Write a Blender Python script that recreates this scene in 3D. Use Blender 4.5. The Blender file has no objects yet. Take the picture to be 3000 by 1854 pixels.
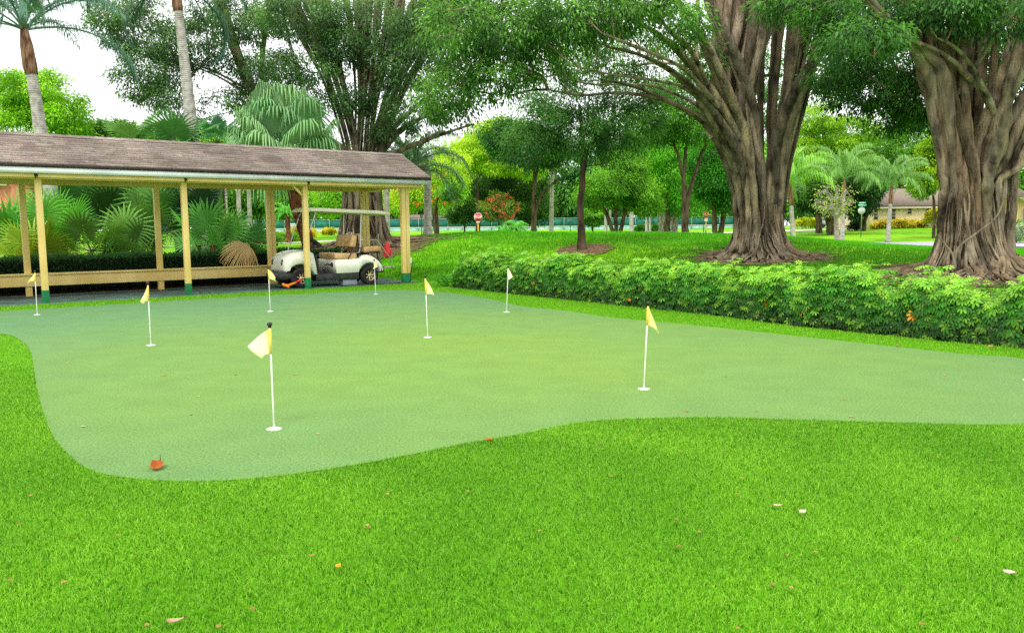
import bpy, bmesh, math, random
import numpy as np
from mathutils import Vector, Matrix, Quaternion

rng = np.random.default_rng(7)
random.seed(7)
S = bpy.context.scene
COL = S.collection
PI = math.pi

# ------------------------------------------------------------------ camera geometry
F, PITCH, ROLL, H = 2383.85, 0.1089, 0.0086, 1.5
CP, SP, CR, SR = math.cos(PITCH), math.sin(PITCH), math.cos(ROLL), math.sin(ROLL)

def ray(px, py):
    dx, dy = px - 1500.0, py - 927.0
    x = dx * CR - dy * SR
    y = dx * SR + dy * CR
    return np.array([x / F, CP - (y / F) * SP, -SP - (y / F) * CP])

def at(px, py, Y):
    """point of the photograph at depth Y (metres in front of the camera)"""
    r = ray(px, py)
    return np.array([0, 0, H]) + r * (Y / r[1])

def gnd(px, py, z=0.0):
    r = ray(px, py)
    return np.array([0, 0, H]) + r * ((z - H) / r[2])

def lin(c):
    c = np.asarray(c, float) / 255.0
    return np.where(c <= 0.04045, c / 12.92, ((c + 0.055) / 1.055) ** 2.4)

# ------------------------------------------------------------------ naming helpers
def tag(o, label=None, cat=None, group=None, kind=None):
    if label: o['label'] = label
    if cat: o['category'] = cat
    if group: o['group'] = group
    if kind: o['kind'] = kind
    return o

def thing(name, loc, label, cat, group=None, rz=0.0):
    o = bpy.data.objects.new(name, None)
    COL.objects.link(o)
    o.empty_display_size = 0.2
    o.location = [float(v) for v in loc]
    o.rotation_euler = (0, 0, rz)
    return tag(o, label, cat, group)

class MB:
    def __init__(self):
        self.v = []; self.f3 = []; self.f4 = []; self.ng = []
        self.c = []; self.n = 0; self.hascol = False
    def add(self, verts, quads=None, tris=None, col=None, ngons=None):
        verts = np.asarray(verts, float).reshape(-1, 3)
        k = len(verts)
        self.v.append(verts)
        if quads is not None and len(quads): self.f4.append(np.asarray(quads, np.int64).reshape(-1, 4) + self.n)
        if tris is not None and len(tris): self.f3.append(np.asarray(tris, np.int64).reshape(-1, 3) + self.n)
        if ngons:
            for g in ngons: self.ng.append([int(i) + self.n for i in g])
        if col is None: col = np.ones((k, 3))
        else:
            col = np.asarray(col, float); self.hascol = True
            if col.ndim == 1: col = np.tile(col, (k, 1))
        self.c.append(col)
        self.n += k
        return self
    def build(self, name, mat, parent=None, local=False, smooth=False, loc=None):
        V = np.concatenate(self.v) if self.v else np.zeros((0, 3))
        off = np.zeros(3)
        if parent is not None and not local:
            p = parent; 
            while p is not None:
                off = off + np.array(p.location); p = p.parent
        elif loc is not None:
            off = np.asarray(loc, float)
        V = V - off
        me = bpy.data.meshes.new(name)
        f3 = np.concatenate(self.f3) if self.f3 else np.zeros((0, 3), np.int64)
        f4 = np.concatenate(self.f4) if self.f4 else np.zeros((0, 4), np.int64)
        sizes = np.concatenate([np.full(len(f3), 3), np.full(len(f4), 4), np.array([len(g) for g in self.ng], np.int64)]).astype(np.int32)
        loops = np.concatenate([f3.ravel(), f4.ravel()] + [np.array(g, np.int64) for g in self.ng]).astype(np.int32)
        me.vertices.add(len(V)); me.vertices.foreach_set('co', V.astype(np.float32).ravel())
        me.loops.add(len(loops)); me.loops.foreach_set('vertex_index', loops)
        me.polygons.add(len(sizes))
        starts = np.concatenate([[0], np.cumsum(sizes)[:-1]]).astype(np.int32)
        me.polygons.foreach_set('loop_start', starts)
        me.polygons.foreach_set('loop_total', sizes)
        if smooth: me.polygons.foreach_set('use_smooth', np.ones(len(sizes), bool))
        if self.hascol:
            a = me.color_attributes.new('Col', 'FLOAT_COLOR', 'POINT')
            C = np.concatenate(self.c); C = np.c_[C, np.ones(len(C))]
            a.data.foreach_set('color', C.astype(np.float32).ravel())
        me.update(calc_edges=True)
        me.validate()
        if mat is not None: me.materials.append(mat)
        o = bpy.data.objects.new(name, me)
        COL.objects.link(o)
        if parent is not None: o.parent = parent
        elif loc is not None: o.location = [float(x) for x in loc]
        return o
    # ---- shapes
    def box(self, c, s, rz=0.0, R=None, col=None):
        c = np.asarray(c, float); hx, hy, hz = np.asarray(s, float) / 2
        v = np.array([[x, y, z] for x in (-hx, hx) for y in (-hy, hy) for z in (-hz, hz)])
        if R is None and rz: R = np.array([[math.cos(rz), -math.sin(rz), 0], [math.sin(rz), math.cos(rz), 0], [0, 0, 1]])
        if R is not None: v = v @ np.asarray(R).T
        return self.add(v + c, quads=[[0, 1, 3, 2], [4, 6, 7, 5], [0, 4, 5, 1], [2, 3, 7, 6], [0, 2, 6, 4], [1, 5, 7, 3]], col=col)
    def bbox(self, c, s, b=0.01, R=None, col=None):
        """bevelled box"""
        hx, hy, hz = np.asarray(s, float) / 2
        bm = bmesh.new(); bmesh.ops.create_cube(bm, size=1)
        bmesh.ops.scale(bm, vec=(2 * hx, 2 * hy, 2 * hz), verts=bm.verts)
        bmesh.ops.bevel(bm, geom=bm.edges[:], offset=b, segments=2, affect='EDGES', profile=0.6)
        return self.addbm(bm, c, R, col)
    def addbm(self, bm, c=(0, 0, 0), R=None, col=None):
        bm.verts.index_update()
        v = np.array([x.co[:] for x in bm.verts])
        if R is not None: v = v @ np.asarray(R).T
        v = v + np.asarray(c, float)
        ng = [[x.index for x in f.verts] for f in bm.faces]
        bm.free()
        return self.add(v, ngons=ng, col=col)
    def tube(self, pts, rad, sides=8, caps=True, col=None, lump=0.0):
        P = np.asarray(pts, float); n = len(P)
        r = np.broadcast_to(np.asarray(rad, float), (n,)).astype(float)
        T = np.gradient(P, axis=0); T /= np.linalg.norm(T, axis=1)[:, None] + 1e-9
        m = np.abs(T.mean(0)); ref = np.eye(3)[int(np.argmin(m))]
        N = ref - T * (T @ ref)[:, None]; N /= np.linalg.norm(N, axis=1)[:, None] + 1e-9
        B = np.cross(T, N)
        a = np.arange(sides) * 2 * PI / sides
        rr = r[:, None] * np.ones(sides)
        if lump: rr = rr * (1 + lump * rng.normal(size=(n, sides)))
        V = P[:, None, :] + rr[..., None] * (np.cos(a)[None, :, None] * N[:, None, :] + np.sin(a)[None, :, None] * B[:, None, :])
        i = np.arange(n - 1)[:, None] * sides; j = np.arange(sides)[None, :]; k = (j + 1) % sides
        q = np.stack([i + j, i + k, i + sides + k, i + sides + j], -1).reshape(-1, 4)
        ng = [list(range(sides))[::-1], [(n - 1) * sides + t for t in range(sides)]] if caps else None
        return self.add(V.reshape(-1, 3), quads=q, ngons=ng, col=col)
    def lathe(self, prof, c=(0, 0, 0), axis='z', sides=16, col=None, caps=True):
        prof = np.asarray(prof, float); n = len(prof)
        a = np.arange(sides) * 2 * PI / sides
        r, h = prof[:, 0][:, None], prof[:, 1][:, None]
        X, Y, Z = r * np.cos(a), r * np.sin(a), h + 0 * a
        if axis == 'z': V = np.stack([X, Y, Z], -1)
        elif axis == 'y': V = np.stack([X, Z, -Y], -1)
        else: V = np.stack([Z, X, Y], -1)
        V = V.reshape(-1, 3) + np.asarray(c, float)
        i = np.arange(n - 1)[:, None] * sides; j = np.arange(sides)[None, :]; k = (j + 1) % sides
        q = np.stack([i + j, i + k, i + sides + k, i + sides + j], -1).reshape(-1, 4)
        return self.add(V, quads=q, ngons=[list(range(sides))[::-1], [(n - 1) * sides + t for t in range(sides)]] if caps else None, col=col)
    def leaves(self, P, D, Nn, L, W, C, droop=0.15):
        D = D / (np.linalg.norm(D, axis=1)[:, None] + 1e-9)
        Sd = np.cross(D, Nn); Sd /= np.linalg.norm(Sd, axis=1)[:, None] + 1e-9
        Up = np.cross(Sd, D)
        L = L[:, None]; W = W[:, None]
        a = P; m = P + D * L * 0.45
        b = m + Sd * W / 2 + Up * W * 0.18; d = m - Sd * W / 2 + Up * W * 0.18
        t = P + D * L - np.array([0, 0, 1.0]) * L * droop
        V = np.stack([a, b, t, d], 1).reshape(-1, 3)
        k = np.arange(len(P))[:, None] * 4
        q = k + np.arange(4)[None, :]
        return self.add(V, quads=q, col=np.repeat(C, 4, axis=0))

def round_leaves(mb, P, D, Nn, L, W, C):
    D = D / (np.linalg.norm(D, axis=1)[:, None] + 1e-9)
    Sd = np.cross(D, Nn); Sd /= np.linalg.norm(Sd, axis=1)[:, None] + 1e-9
    Up = np.cross(Sd, D); L = L[:, None]; W = W[:, None]; dn = np.array([0, 0, -1.0])
    V = [P + D * L * .12]
    for t, w, dr in ((.55, .46, .03), (.86, .40, .09)):
        for s in (1, -1): V.append(P + D * L * t + s * Sd * W * w + Up * W * .14 + dn * L * dr)
    V.append(P + D * L + dn * L * .15)
    V = np.stack(V, 1).reshape(-1, 3); k = np.arange(len(P))[:, None] * 6
    mb.add(V, quads=k + np.array([1, 2, 4, 3]), tris=np.concatenate([k + np.array([0, 2, 1]), k + np.array([3, 4, 5])]), col=np.repeat(C, 6, axis=0))

def unit(v):
    v = np.asarray(v, float); return v / (np.linalg.norm(v, axis=-1, keepdims=True) + 1e-9)

def rdirs(n):
    return unit(rng.normal(size=(n, 3)))

def catmull(pts, n=8, closed=False):
    P = np.asarray(pts, float); out = []
    m = len(P)
    segs = m if closed else m - 1
    for i in range(segs):
        p0 = P[(i - 1) % m] if (closed or i > 0) else P[0] * 2 - P[1]
        p1 = P[i]; p2 = P[(i + 1) % m]
        p3 = P[(i + 2) % m] if (closed or i + 2 < m) else p2 * 2 - p1
        for t in np.arange(n) / n:
            out.append(0.5 * ((2 * p1) + (-p0 + p2) * t + (2 * p0 - 5 * p1 + 4 * p2 - p3) * t * t + (-p0 + 3 * p1 - 3 * p2 + p3) * t ** 3))
    if not closed: out.append(P[-1])
    return np.array(out)

def inpoly(x, y, poly):
    inside = np.zeros(x.shape, bool)
    n = len(poly)
    for i in range(n):
        x0, y0 = poly[i][:2]; x1, y1 = poly[(i + 1) % n][:2]
        if y0 == y1: continue
        c = ((y0 > y) != (y1 > y)) & (x < (x1 - x0) * (y - y0) / (y1 - y0) + x0)
        inside ^= c
    return inside

def polydist(x, y, poly):
    d = np.full(x.shape, 1e9)
    n = len(poly)
    for i in range(n):
        ax, ay = poly[i][:2]; bx, by = poly[(i + 1) % n][:2]
        ex, ey = bx - ax, by - ay
        t = np.clip(((x - ax) * ex + (y - ay) * ey) / (ex * ex + ey * ey + 1e-12), 0, 1)
        d = np.minimum(d, np.hypot(x - ax - t * ex, y - ay - t * ey))
    return d

# ------------------------------------------------------------------ materials
def newmat(name):
    m = bpy.data.materials.new(name); m.use_nodes = True
    nt = m.node_tree; b = nt.nodes['Principled BSDF']
    return m, nt, b

def L4(c):
    c = lin(c) if max(c) > 1.5 else np.asarray(c, float)
    return (float(c[0]), float(c[1]), float(c[2]), 1.0)

def mat_noise(name, c1, c2, scale=8.0, rough=0.7, bump=0.0, bscale=None, detail=6.0, stretch=(1, 1, 1), coord='Object', spec=0.3, c3=None, scale3=1.0, metal=0.0, contrast=(0.35, 0.65), col=False, f3=0.5, bdist=0.03):
    m, nt, b = newmat(name)
    tc = nt.nodes.new('ShaderNodeTexCoord'); mp = nt.nodes.new('ShaderNodeMapping')
    mp.inputs['Scale'].default_value = stretch
    nt.links.new(tc.outputs[coord], mp.inputs['Vector'])
    n = nt.nodes.new('ShaderNodeTexNoise'); n.inputs['Scale'].default_value = scale; n.inputs['Detail'].default_value = detail
    nt.links.new(mp.outputs[0], n.inputs['Vector'])
    r = nt.nodes.new('ShaderNodeValToRGB')
    r.color_ramp.elements[0].position = contrast[0]; r.color_ramp.elements[1].position = contrast[1]
    r.color_ramp.elements[0].color = L4(c1); r.color_ramp.elements[1].color = L4(c2)
    nt.links.new(n.outputs['Fac'], r.inputs['Fac'])
    out = r.outputs['Color']
    if c3 is not None:
        n3 = nt.nodes.new('ShaderNodeTexNoise'); n3.inputs['Scale'].default_value = scale3; n3.inputs['Detail'].default_value = 3
        nt.links.new(tc.outputs[coord], n3.inputs['Vector'])
        r3 = nt.nodes.new('ShaderNodeValToRGB'); r3.color_ramp.elements[0].position = 0.4; r3.color_ramp.elements[1].position = 0.68
        r3.color_ramp.elements[0].color = (0, 0, 0, 1); r3.color_ramp.elements[1].color = (f3, f3, f3, 1)
        nt.links.new(n3.outputs['Fac'], r3.inputs['Fac'])
        mx = nt.nodes.new('ShaderNodeMixRGB'); mx.inputs[2].default_value = L4(c3)
        nt.links.new(r3.outputs[0], mx.inputs[0]); nt.links.new(out, mx.inputs[1]); out = mx.outputs[0]
    if col:
        at_ = nt.nodes.new('ShaderNodeAttribute'); at_.attribute_name = 'Col'
        mx = nt.nodes.new('ShaderNodeMixRGB'); mx.blend_type = 'MULTIPLY'; mx.inputs[0].default_value = 1
        nt.links.new(out, mx.inputs[1]); nt.links.new(at_.outputs['Color'], mx.inputs[2]); out = mx.outputs[0]
    nt.links.new(out, b.inputs['Base Color'])
    b.inputs['Roughness'].default_value = rough; b.inputs['Specular IOR Level'].default_value = spec
    b.inputs['Metallic'].default_value = metal
    if bump:
        n2 = nt.nodes.new('ShaderNodeTexNoise'); n2.inputs['Scale'].default_value = bscale or scale * 3; n2.inputs['Detail'].default_value = 8
        nt.links.new(mp.outputs[0], n2.inputs['Vector'])
        bp = nt.nodes.new('ShaderNodeBump'); bp.inputs['Strength'].default_value = bump; bp.inputs['Distance'].default_value = bdist
        nt.links.new(n2.outputs['Fac'], bp.inputs['Height']); nt.links.new(bp.outputs[0], b.inputs['Normal'])
    return m

def mat_leaf(name, trans=0.35, rough=0.5, spec=0.25):
    """colour from the mesh's own leaf colours; thin leaves let light through"""
    m, nt, b = newmat(name)
    a = nt.nodes.new('ShaderNodeAttribute'); a.attribute_name = 'Col'
    nt.links.new(a.outputs['Color'], b.inputs['Base Color'])
    b.inputs['Roughness'].default_value = rough; b.inputs['Specular IOR Level'].default_value = spec
    t = nt.nodes.new('ShaderNodeBsdfTranslucent')
    g = nt.nodes.new('ShaderNodeMixRGB'); g.blend_type = 'MULTIPLY'; g.inputs[0].default_value = 1; g.inputs[2].default_value = (1.25, 1.25, 0.6, 1)
    nt.links.new(a.outputs['Color'], g.inputs[1]); nt.links.new(g.outputs[0], t.inputs['Color'])
    mx = nt.nodes.new('ShaderNodeMixShader'); mx.inputs[0].default_value = trans
    nt.links.new(b.outputs[0], mx.inputs[1]); nt.links.new(t.outputs[0], mx.inputs[2])
    nt.links.new(mx.outputs[0], nt.nodes['Material Output'].inputs['Surface'])
    return m

def mat_plain(name, c, rough=0.5, metal=0.0, spec=0.5, coat=0.0, var=0.06):
    c = lin(c) if max(c) > 1.5 else np.asarray(c, float)
    m = mat_noise(name, tuple(c * (1 - var * 2.0)), tuple(c * (1 + var)), scale=5, rough=rough, spec=spec, metal=metal, detail=8)
    m.node_tree.nodes['Principled BSDF'].inputs['Coat Weight'].default_value = coat
    return m

def mat_palm_trunk(name, c1, c2, rings=28.0):
    m, nt, b = newmat(name)
    tc = nt.nodes.new('ShaderNodeTexCoord')
    w = nt.nodes.new('ShaderNodeTexWave'); w.wave_type = 'BANDS'; w.bands_direction = 'Z'
    w.inputs['Scale'].default_value = rings / 6.0; w.inputs['Distortion'].default_value = 3.0; w.inputs['Detail'].default_value = 3
    nt.links.new(tc.outputs['Object'], w.inputs['Vector'])
    n = nt.nodes.new('ShaderNodeTexNoise'); n.inputs['Scale'].default_value = 6; n.inputs['Detail'].default_value = 8
    nt.links.new(tc.outputs['Object'], n.inputs['Vector'])
    add = nt.nodes.new('ShaderNodeMath'); add.operation = 'MULTIPLY_ADD'; add.inputs[1].default_value = 0.2
    nt.links.new(w.outputs['Fac'], add.inputs[0]); nt.links.new(n.outputs['Fac'], add.inputs[2])
    r = nt.nodes.new('ShaderNodeValToRGB'); r.color_ramp.elements[0].position = 0.32; r.color_ramp.elements[1].position = 0.72
    r.color_ramp.elements[0].color = L4(c1); r.color_ramp.elements[1].color = L4(c2)
    nt.links.new(add.outputs[0], r.inputs[0]); nt.links.new(r.outputs[0], b.inputs['Base Color'])
    bp = nt.nodes.new('ShaderNodeBump'); bp.inputs['Strength'].default_value = 0.6; bp.inputs['Distance'].default_value = 0.03
    nt.links.new(add.outputs[0], bp.inputs['Height']); nt.links.new(bp.outputs[0], b.inputs['Normal'])
    b.inputs['Roughness'].default_value = 0.85; b.inputs['Specular IOR Level'].default_value = 0.2
    return m

M = {}
M['leaf'] = mat_leaf('leaf_green', trans=0.42)
M['leaf_thick'] = mat_leaf('leaf_glossy', trans=0.25, rough=0.42, spec=0.25)
M['palm_leaf'] = mat_leaf('palm_leaf', trans=0.2, rough=0.45, spec=0.35)
M['blade'] = mat_leaf('grass_blade', trans=0.3, rough=0.55, spec=0.2)
M['dry'] = mat_leaf('dry_leaf', trans=0.2, rough=0.7, spec=0.15)
M['bark'] = mat_noise('ficus_bark', (46, 38, 29), (158, 140, 114), scale=5.0, rough=0.9, bump=1.0, bscale=22, stretch=(1, 1, 0.22), spec=0.15, c3=(160, 150, 128), scale3=3.2, col=True, detail=10, contrast=(.36, .66), bdist=.06)
M['bark_dark'] = mat_noise('tree_bark', (50, 40, 30), (108, 92, 72), scale=6.0, rough=0.9, bump=0.8, bscale=20, stretch=(1, 1, 0.3), spec=0.15)
M['bark_pale'] = mat_noise('pale_bark', (110, 104, 92), (176, 168, 152), scale=5.0, rough=0.9, bump=0.5, bscale=16, stretch=(1, 1, 0.4), spec=0.15)
M['palm_trunk'] = mat_palm_trunk('palm_trunk', (112, 104, 96), (190, 184, 174))
M['palm_sheath'] = mat_noise('palm_sheath', (80, 54, 40), (160, 122, 94), scale=9, rough=0.8, bump=0.6, bscale=14, stretch=(2, 2, 0.3), spec=0.2)
M['palm_boots'] = mat_noise('palm_leaf_bases', (62, 40, 28), (140, 88, 54), scale=7, rough=0.9, bump=1.0, bscale=16, spec=0.15)
M['twig'] = mat_noise('grey_twig', (120, 112, 98), (176, 168, 150), scale=8, rough=0.9)

# ------------------------------------------------------------------ ground polygons
K = 3000 / 2447.0
GREEN_PX = [(0, 798), (30, 803), (58, 820), (74, 842), (80, 875), (89, 930), (108, 1000), (140, 1060), (200, 1114), (280, 1138), (400, 1148), (520, 1148), (650, 1138), (800, 1118), (950, 1092), (1100, 1062), (1250, 1036), (1380, 1010), (1500, 1001), (1650, 998), (1750, 998), (1900, 1003), (2150, 1010), (2300, 1014), (2447, 1014), (2800, 1010),
            (2900, 940), (2447, 857), (2300, 845), (2000, 813), (1750, 786), (1600, 771), (1450, 757), (1350, 742), (1250, 732), (1180, 716), (1100, 703), (1040, 697), (950, 693), (850, 696), (700, 703), (500, 713), (250, 729), (0, 744), (-180, 757), (-290, 775), (-150, 792)]
GREEN = catmull([gnd(x * K, y * K)[:2] for x, y in GREEN_PX], 6, True)
CX0, CY0, TH = -9.8158, 17.0883, 0.664
ca, sa = math.cos(TH), math.sin(TH)
def cport(x, y, z=0.0):
    return np.array([CX0 + ca * x - sa * y, CY0 + sa * x + ca * y, z])
TURF_FAR = [cport(-9, -0.14)[:2], cport(-3, -0.14)[:2], cport(9.0, -0.14)[:2], cport(9.6, 0.2)[:2]] + [gnd(x * K, y * K)[:2] for x, y in [(1100, 687), (1200, 693), (1400, 715), (1600, 739), (1900, 779), (2300, 819), (2447, 830)]] + [np.array([9.5, 5.7]), np.array([9.5, 1.2]), np.array([-16.0, 1.2])]
TURF = np.array(TURF_FAR)

# hedge line (the leafy hedge behind the green)
HA, HB = gnd(1325, 842)[:2], gnd(3000, 1020)[:2]
HU = unit(HB - HA); HN = np.array([-HU[1], HU[0]])

# terrain: thin plate through measured points
CPTS = [(2.1, 25, .79), (6.87, 22, .63), (9.5, 16.5, .47), (-1, 30, 1.2), (2, 30.5, 1.25), (5.4, 29, 1.22), (9, 28.5, 1.08), (11.9, 28, .87), (14, 27, .68), (17.5, 26, .5),
        (-4, 31, .98), (-7, 32, .85), (-11, 32, .55), (-16, 30, .25), (-24, 30, .2), (-1, 42, .5), (6, 42, .4), (14, 38, .3), (20, 37, .3), (25, 46, .4), (32, 52, .45), (45, 40, .35), (30, 25, .2),
        (-11, 42, .62), (-14, 60, .75), (-20, 50, .6), (-35, 60, .7), (-60, 60, .7), (0, 65, .25), (-8, 75, .4), (8, 75, .35), (0, 100, .9), (0, 125, 1.05), (24, 90, .62), (20, 70, .4), (40, 85, 1.05), (38, 66, .7), (48, 66, .75), (60, 100, 1.05), (-60, 120, 1.0), (60, 160, 1.1), (0, 200, 1.1), (-100, 200, 1.1), (100, 200, 1.1), (120, 60, .8), (-120, 60, .8), (16, 12, .3), (24, 8, .2)]
for d, z in ((0.5, .02), (2.5, .17)):
    for t in np.linspace(0, 16, 6):
        p = HA + HU * t + HN * d; CPTS.append((p[0], p[1], z))
for x in (-6, -2, 2, 6, 9.5):
    p = cport(x, 3.2); CPTS.append((p[0], p[1], 0.02))
    p = cport(x, 7.0); CPTS.append((p[0], p[1], 0.25))
for x, y in ((0, 3), (0, 10), (-6, 10), (5, 6), (-9, 3), (-2, 16), (-25, 15), (-25, 0), (20, 0), (10, 3)): CPTS.append((x, y, 0.0))
CPTS = np.array(CPTS)
def _tps(r): 
    return np.where(r > 1e-6, r * r * np.log(r + 1e-12), 0.0)
_n = len(CPTS)
_A = np.zeros((_n + 3, _n + 3)); _X = CPTS[:, :2] / 20.0
_A[:_n, :_n] = _tps(np.linalg.norm(_X[:, None] - _X[None], axis=2)) + 1e-4 * np.eye(_n)
_A[:_n, _n:] = np.c_[np.ones(_n), _X]; _A[_n:, :_n] = _A[:_n, _n:].T
_W = np.linalg.solve(_A, np.r_[CPTS[:, 2], 0, 0, 0])
SLAB = np.array([cport(-9, -0.14)[:2], cport(9.25, -0.14)[:2], cport(9.25, 2.62)[:2], cport(-9, 2.62)[:2]])
def terr(x, y):
    x = np.asarray(x, float); y = np.asarray(y, float); shp = np.broadcast(x, y).shape
    xf = np.broadcast_to(x, shp).ravel(); yf = np.broadcast_to(y, shp).ravel()
    xc = np.clip(xf, -110, 110); yc = np.clip(yf, -5, 195)
    z = np.zeros(len(xf))
    for i in range(_n): z += _W[i] * _tps(np.hypot(xc / 20 - _X[i, 0], yc / 20 - _X[i, 1]))
    z += _W[_n] + _W[_n + 1] * xc / 20 + _W[_n + 2] * yc / 20
    z = np.clip(z, -0.05, 1.6)
    z = z + 0.02 * np.sin(xf * 0.9) * np.sin(yf * 0.7 + 1)
    reg = np.full(len(xf), 1e9)
    near = (np.abs(xf) < 30) & (yf < 40)
    if near.any():
        xn, yn = xf[near], yf[near]
        d = np.minimum(np.where(inpoly(xn, yn, TURF), 0, polydist(xn, yn, TURF)), np.where(inpoly(xn, yn, SLAB), 0, polydist(xn, yn, SLAB)))
        reg[near] = d
    s = np.clip(reg / 1.2, 0, 1); s = s * s * (3 - 2 * s)
    z = z * s - 0.05 * (1 - s)
    return z.reshape(shp)
def tz(x, y): return float(terr(np.array([x]), np.array([y]))[0])
def onterr(px, Y):
    """ground point below the photo column px at depth Y"""
    p = at(px, 690, Y); z = tz(p[0], p[1])
    return np.array([p[0], p[1], z])

# ================================================================== GROUND
def sheet_poly(name, poly, z, mat):
    mb = MB(); P = np.asarray(poly, float)
    mb.add(np.c_[P, np.full(len(P), z)], ngons=[list(range(len(P)))])
    o = mb.build(name, mat); tag(o, kind='structure'); return o

def axis_vals(lo, hi, d0, near, grow):
    v = [0.0]; s = d0
    while v[-1] < hi:
        if v[-1] > near: s *= grow
        v.append(v[-1] + s)
    w = [0.0]; s = d0
    while w[-1] > lo:
        if w[-1] < -near: s *= grow
        w.append(w[-1] - s)
    return np.array(sorted(set(v + w)))

M['lawn'] = mat_noise('lawn_ground', (62, 128, 6), (116, 186, 18), scale=1.3, rough=0.95, bump=0.6, bscale=60, spec=0.1, c3=(160, 200, 30), scale3=0.12, f3=0.6)
xs = axis_vals(-700, 700, 0.5, 26, 1.09); ys = axis_vals(-12, 1400, 0.5, 48, 1.09)
GX, GY = np.meshgrid(xs, ys)
GZ = terr(GX, GY)
nx = len(xs)
i = np.arange(len(ys) - 1)[:, None] * nx + np.arange(nx - 1)[None, :]
q = np.stack([i, i + 1, i + nx + 1, i + nx], -1).reshape(-1, 4)
tag(MB().add(np.stack([GX, GY, GZ], -1).reshape(-1, 3), quads=q).build('lawn', M['lawn'], smooth=True), kind='structure')

# turf backing, putting green, carport slab
M['turf_base'] = mat_noise('turf_backing', (58, 114, 8), (100, 162, 20), scale=40, rough=0.95, spec=0.05)
turf_o = sheet_poly('turf', [tuple(p) for p in TURF], -0.006, M['turf_base'])
m, nt, b = newmat('putting_surface')
tc = nt.nodes.new('ShaderNodeTexCoord')
def noise(scale, detail=4, rough=0.5):
    n = nt.nodes.new('ShaderNodeTexNoise'); n.inputs['Scale'].default_value = scale; n.inputs['Detail'].default_value = detail; n.inputs['Roughness'].default_value = rough
    nt.links.new(tc.outputs['Object'], n.inputs['Vector']); return n
n1 = noise(60, 8, 0.85); n2 = noise(0.35, 4); n3 = noise(2.2, 5)
r1 = nt.nodes.new('ShaderNodeValToRGB'); r1.color_ramp.elements[0].position = .40; r1.color_ramp.elements[1].position = .60
r1.color_ramp.elements[0].color = L4((74, 106, 54)); r1.color_ramp.elements[1].color = L4((126, 160, 102))
nt.links.new(n1.outputs['Fac'], r1.inputs[0])
r2 = nt.nodes.new('ShaderNodeValToRGB'); r2.color_ramp.elements[0].position = .38; r2.color_ramp.elements[1].position = .62
r2.color_ramp.elements[0].color = (.93, .98, 1.08, 1); r2.color_ramp.elements[1].color = (1.0, 1.01, .92, 1)
nt.links.new(n2.outputs['Fac'], r2.inputs[0])
r3 = nt.nodes.new('ShaderNodeValToRGB'); r3.color_ramp.elements[0].position = .3; r3.color_ramp.elements[1].position = .7
r3.color_ramp.elements[0].color = (.93, .93, .93, 1); r3.color_ramp.elements[1].color = (1.05, 1.05, 1.05, 1)
nt.links.new(n3.outputs['Fac'], r3.inputs[0])
mx = nt.nodes.new('ShaderNodeMixRGB'); mx.blend_type = 'MULTIPLY'; mx.inputs[0].default_value = 1
nt.links.new(r1.outputs[0], mx.inputs[1]); nt.links.new(r2.outputs[0], mx.inputs[2])
my = nt.nodes.new('ShaderNodeMixRGB'); my.blend_type = 'MULTIPLY'; my.inputs[0].default_value = 1
nt.links.new(mx.outputs[0], my.inputs[1]); nt.links.new(r3.outputs[0], my.inputs[2])
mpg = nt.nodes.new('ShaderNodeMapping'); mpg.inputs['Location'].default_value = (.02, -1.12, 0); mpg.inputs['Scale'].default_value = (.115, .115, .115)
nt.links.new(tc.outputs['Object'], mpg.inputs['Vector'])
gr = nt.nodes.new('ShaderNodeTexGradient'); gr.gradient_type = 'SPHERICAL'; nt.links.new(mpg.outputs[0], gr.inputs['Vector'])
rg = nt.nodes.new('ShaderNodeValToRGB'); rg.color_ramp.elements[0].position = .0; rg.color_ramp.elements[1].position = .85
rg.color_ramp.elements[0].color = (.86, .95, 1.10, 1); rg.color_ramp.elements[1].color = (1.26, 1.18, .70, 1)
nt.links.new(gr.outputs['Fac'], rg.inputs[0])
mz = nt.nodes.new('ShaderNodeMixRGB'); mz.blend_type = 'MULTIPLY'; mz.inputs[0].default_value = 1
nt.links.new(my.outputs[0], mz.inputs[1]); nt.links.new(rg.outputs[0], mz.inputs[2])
nt.links.new(mz.outputs[0], b.inputs['Base Color']); b.inputs['Roughness'].default_value = .95; b.inputs['Specular IOR Level'].default_value = .1
bp = nt.nodes.new('ShaderNodeBump'); bp.inputs['Strength'].default_value = .7; bp.inputs['Distance'].default_value = .006
nt.links.new(n1.outputs['Fac'], bp.inputs['Height']); nt.links.new(bp.outputs[0], b.inputs['Normal'])
M['green'] = m
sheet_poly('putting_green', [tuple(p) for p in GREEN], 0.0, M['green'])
M['slab'] = mat_noise('painted_slab', (58, 84, 78), (92, 120, 110), scale=2.5, rough=0.7, bump=0.15, bscale=80, c3=(70, 78, 70), scale3=1.1)
mb = MB(); V = [cport(-9, -0.14, -0.12), cport(9.25, -0.14, -0.12), cport(9.25, 2.6, -0.12), cport(-9, 2.6, -0.12)]
mb.add(V + [v + np.array([0, 0, 0.124]) for v in V], quads=[[4, 5, 6, 7], [0, 1, 5, 4], [1, 2, 6, 5], [2, 3, 7, 6], [3, 0, 4, 7]])
tag(mb.build('carport_floor', M['slab']), kind='structure')

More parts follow.
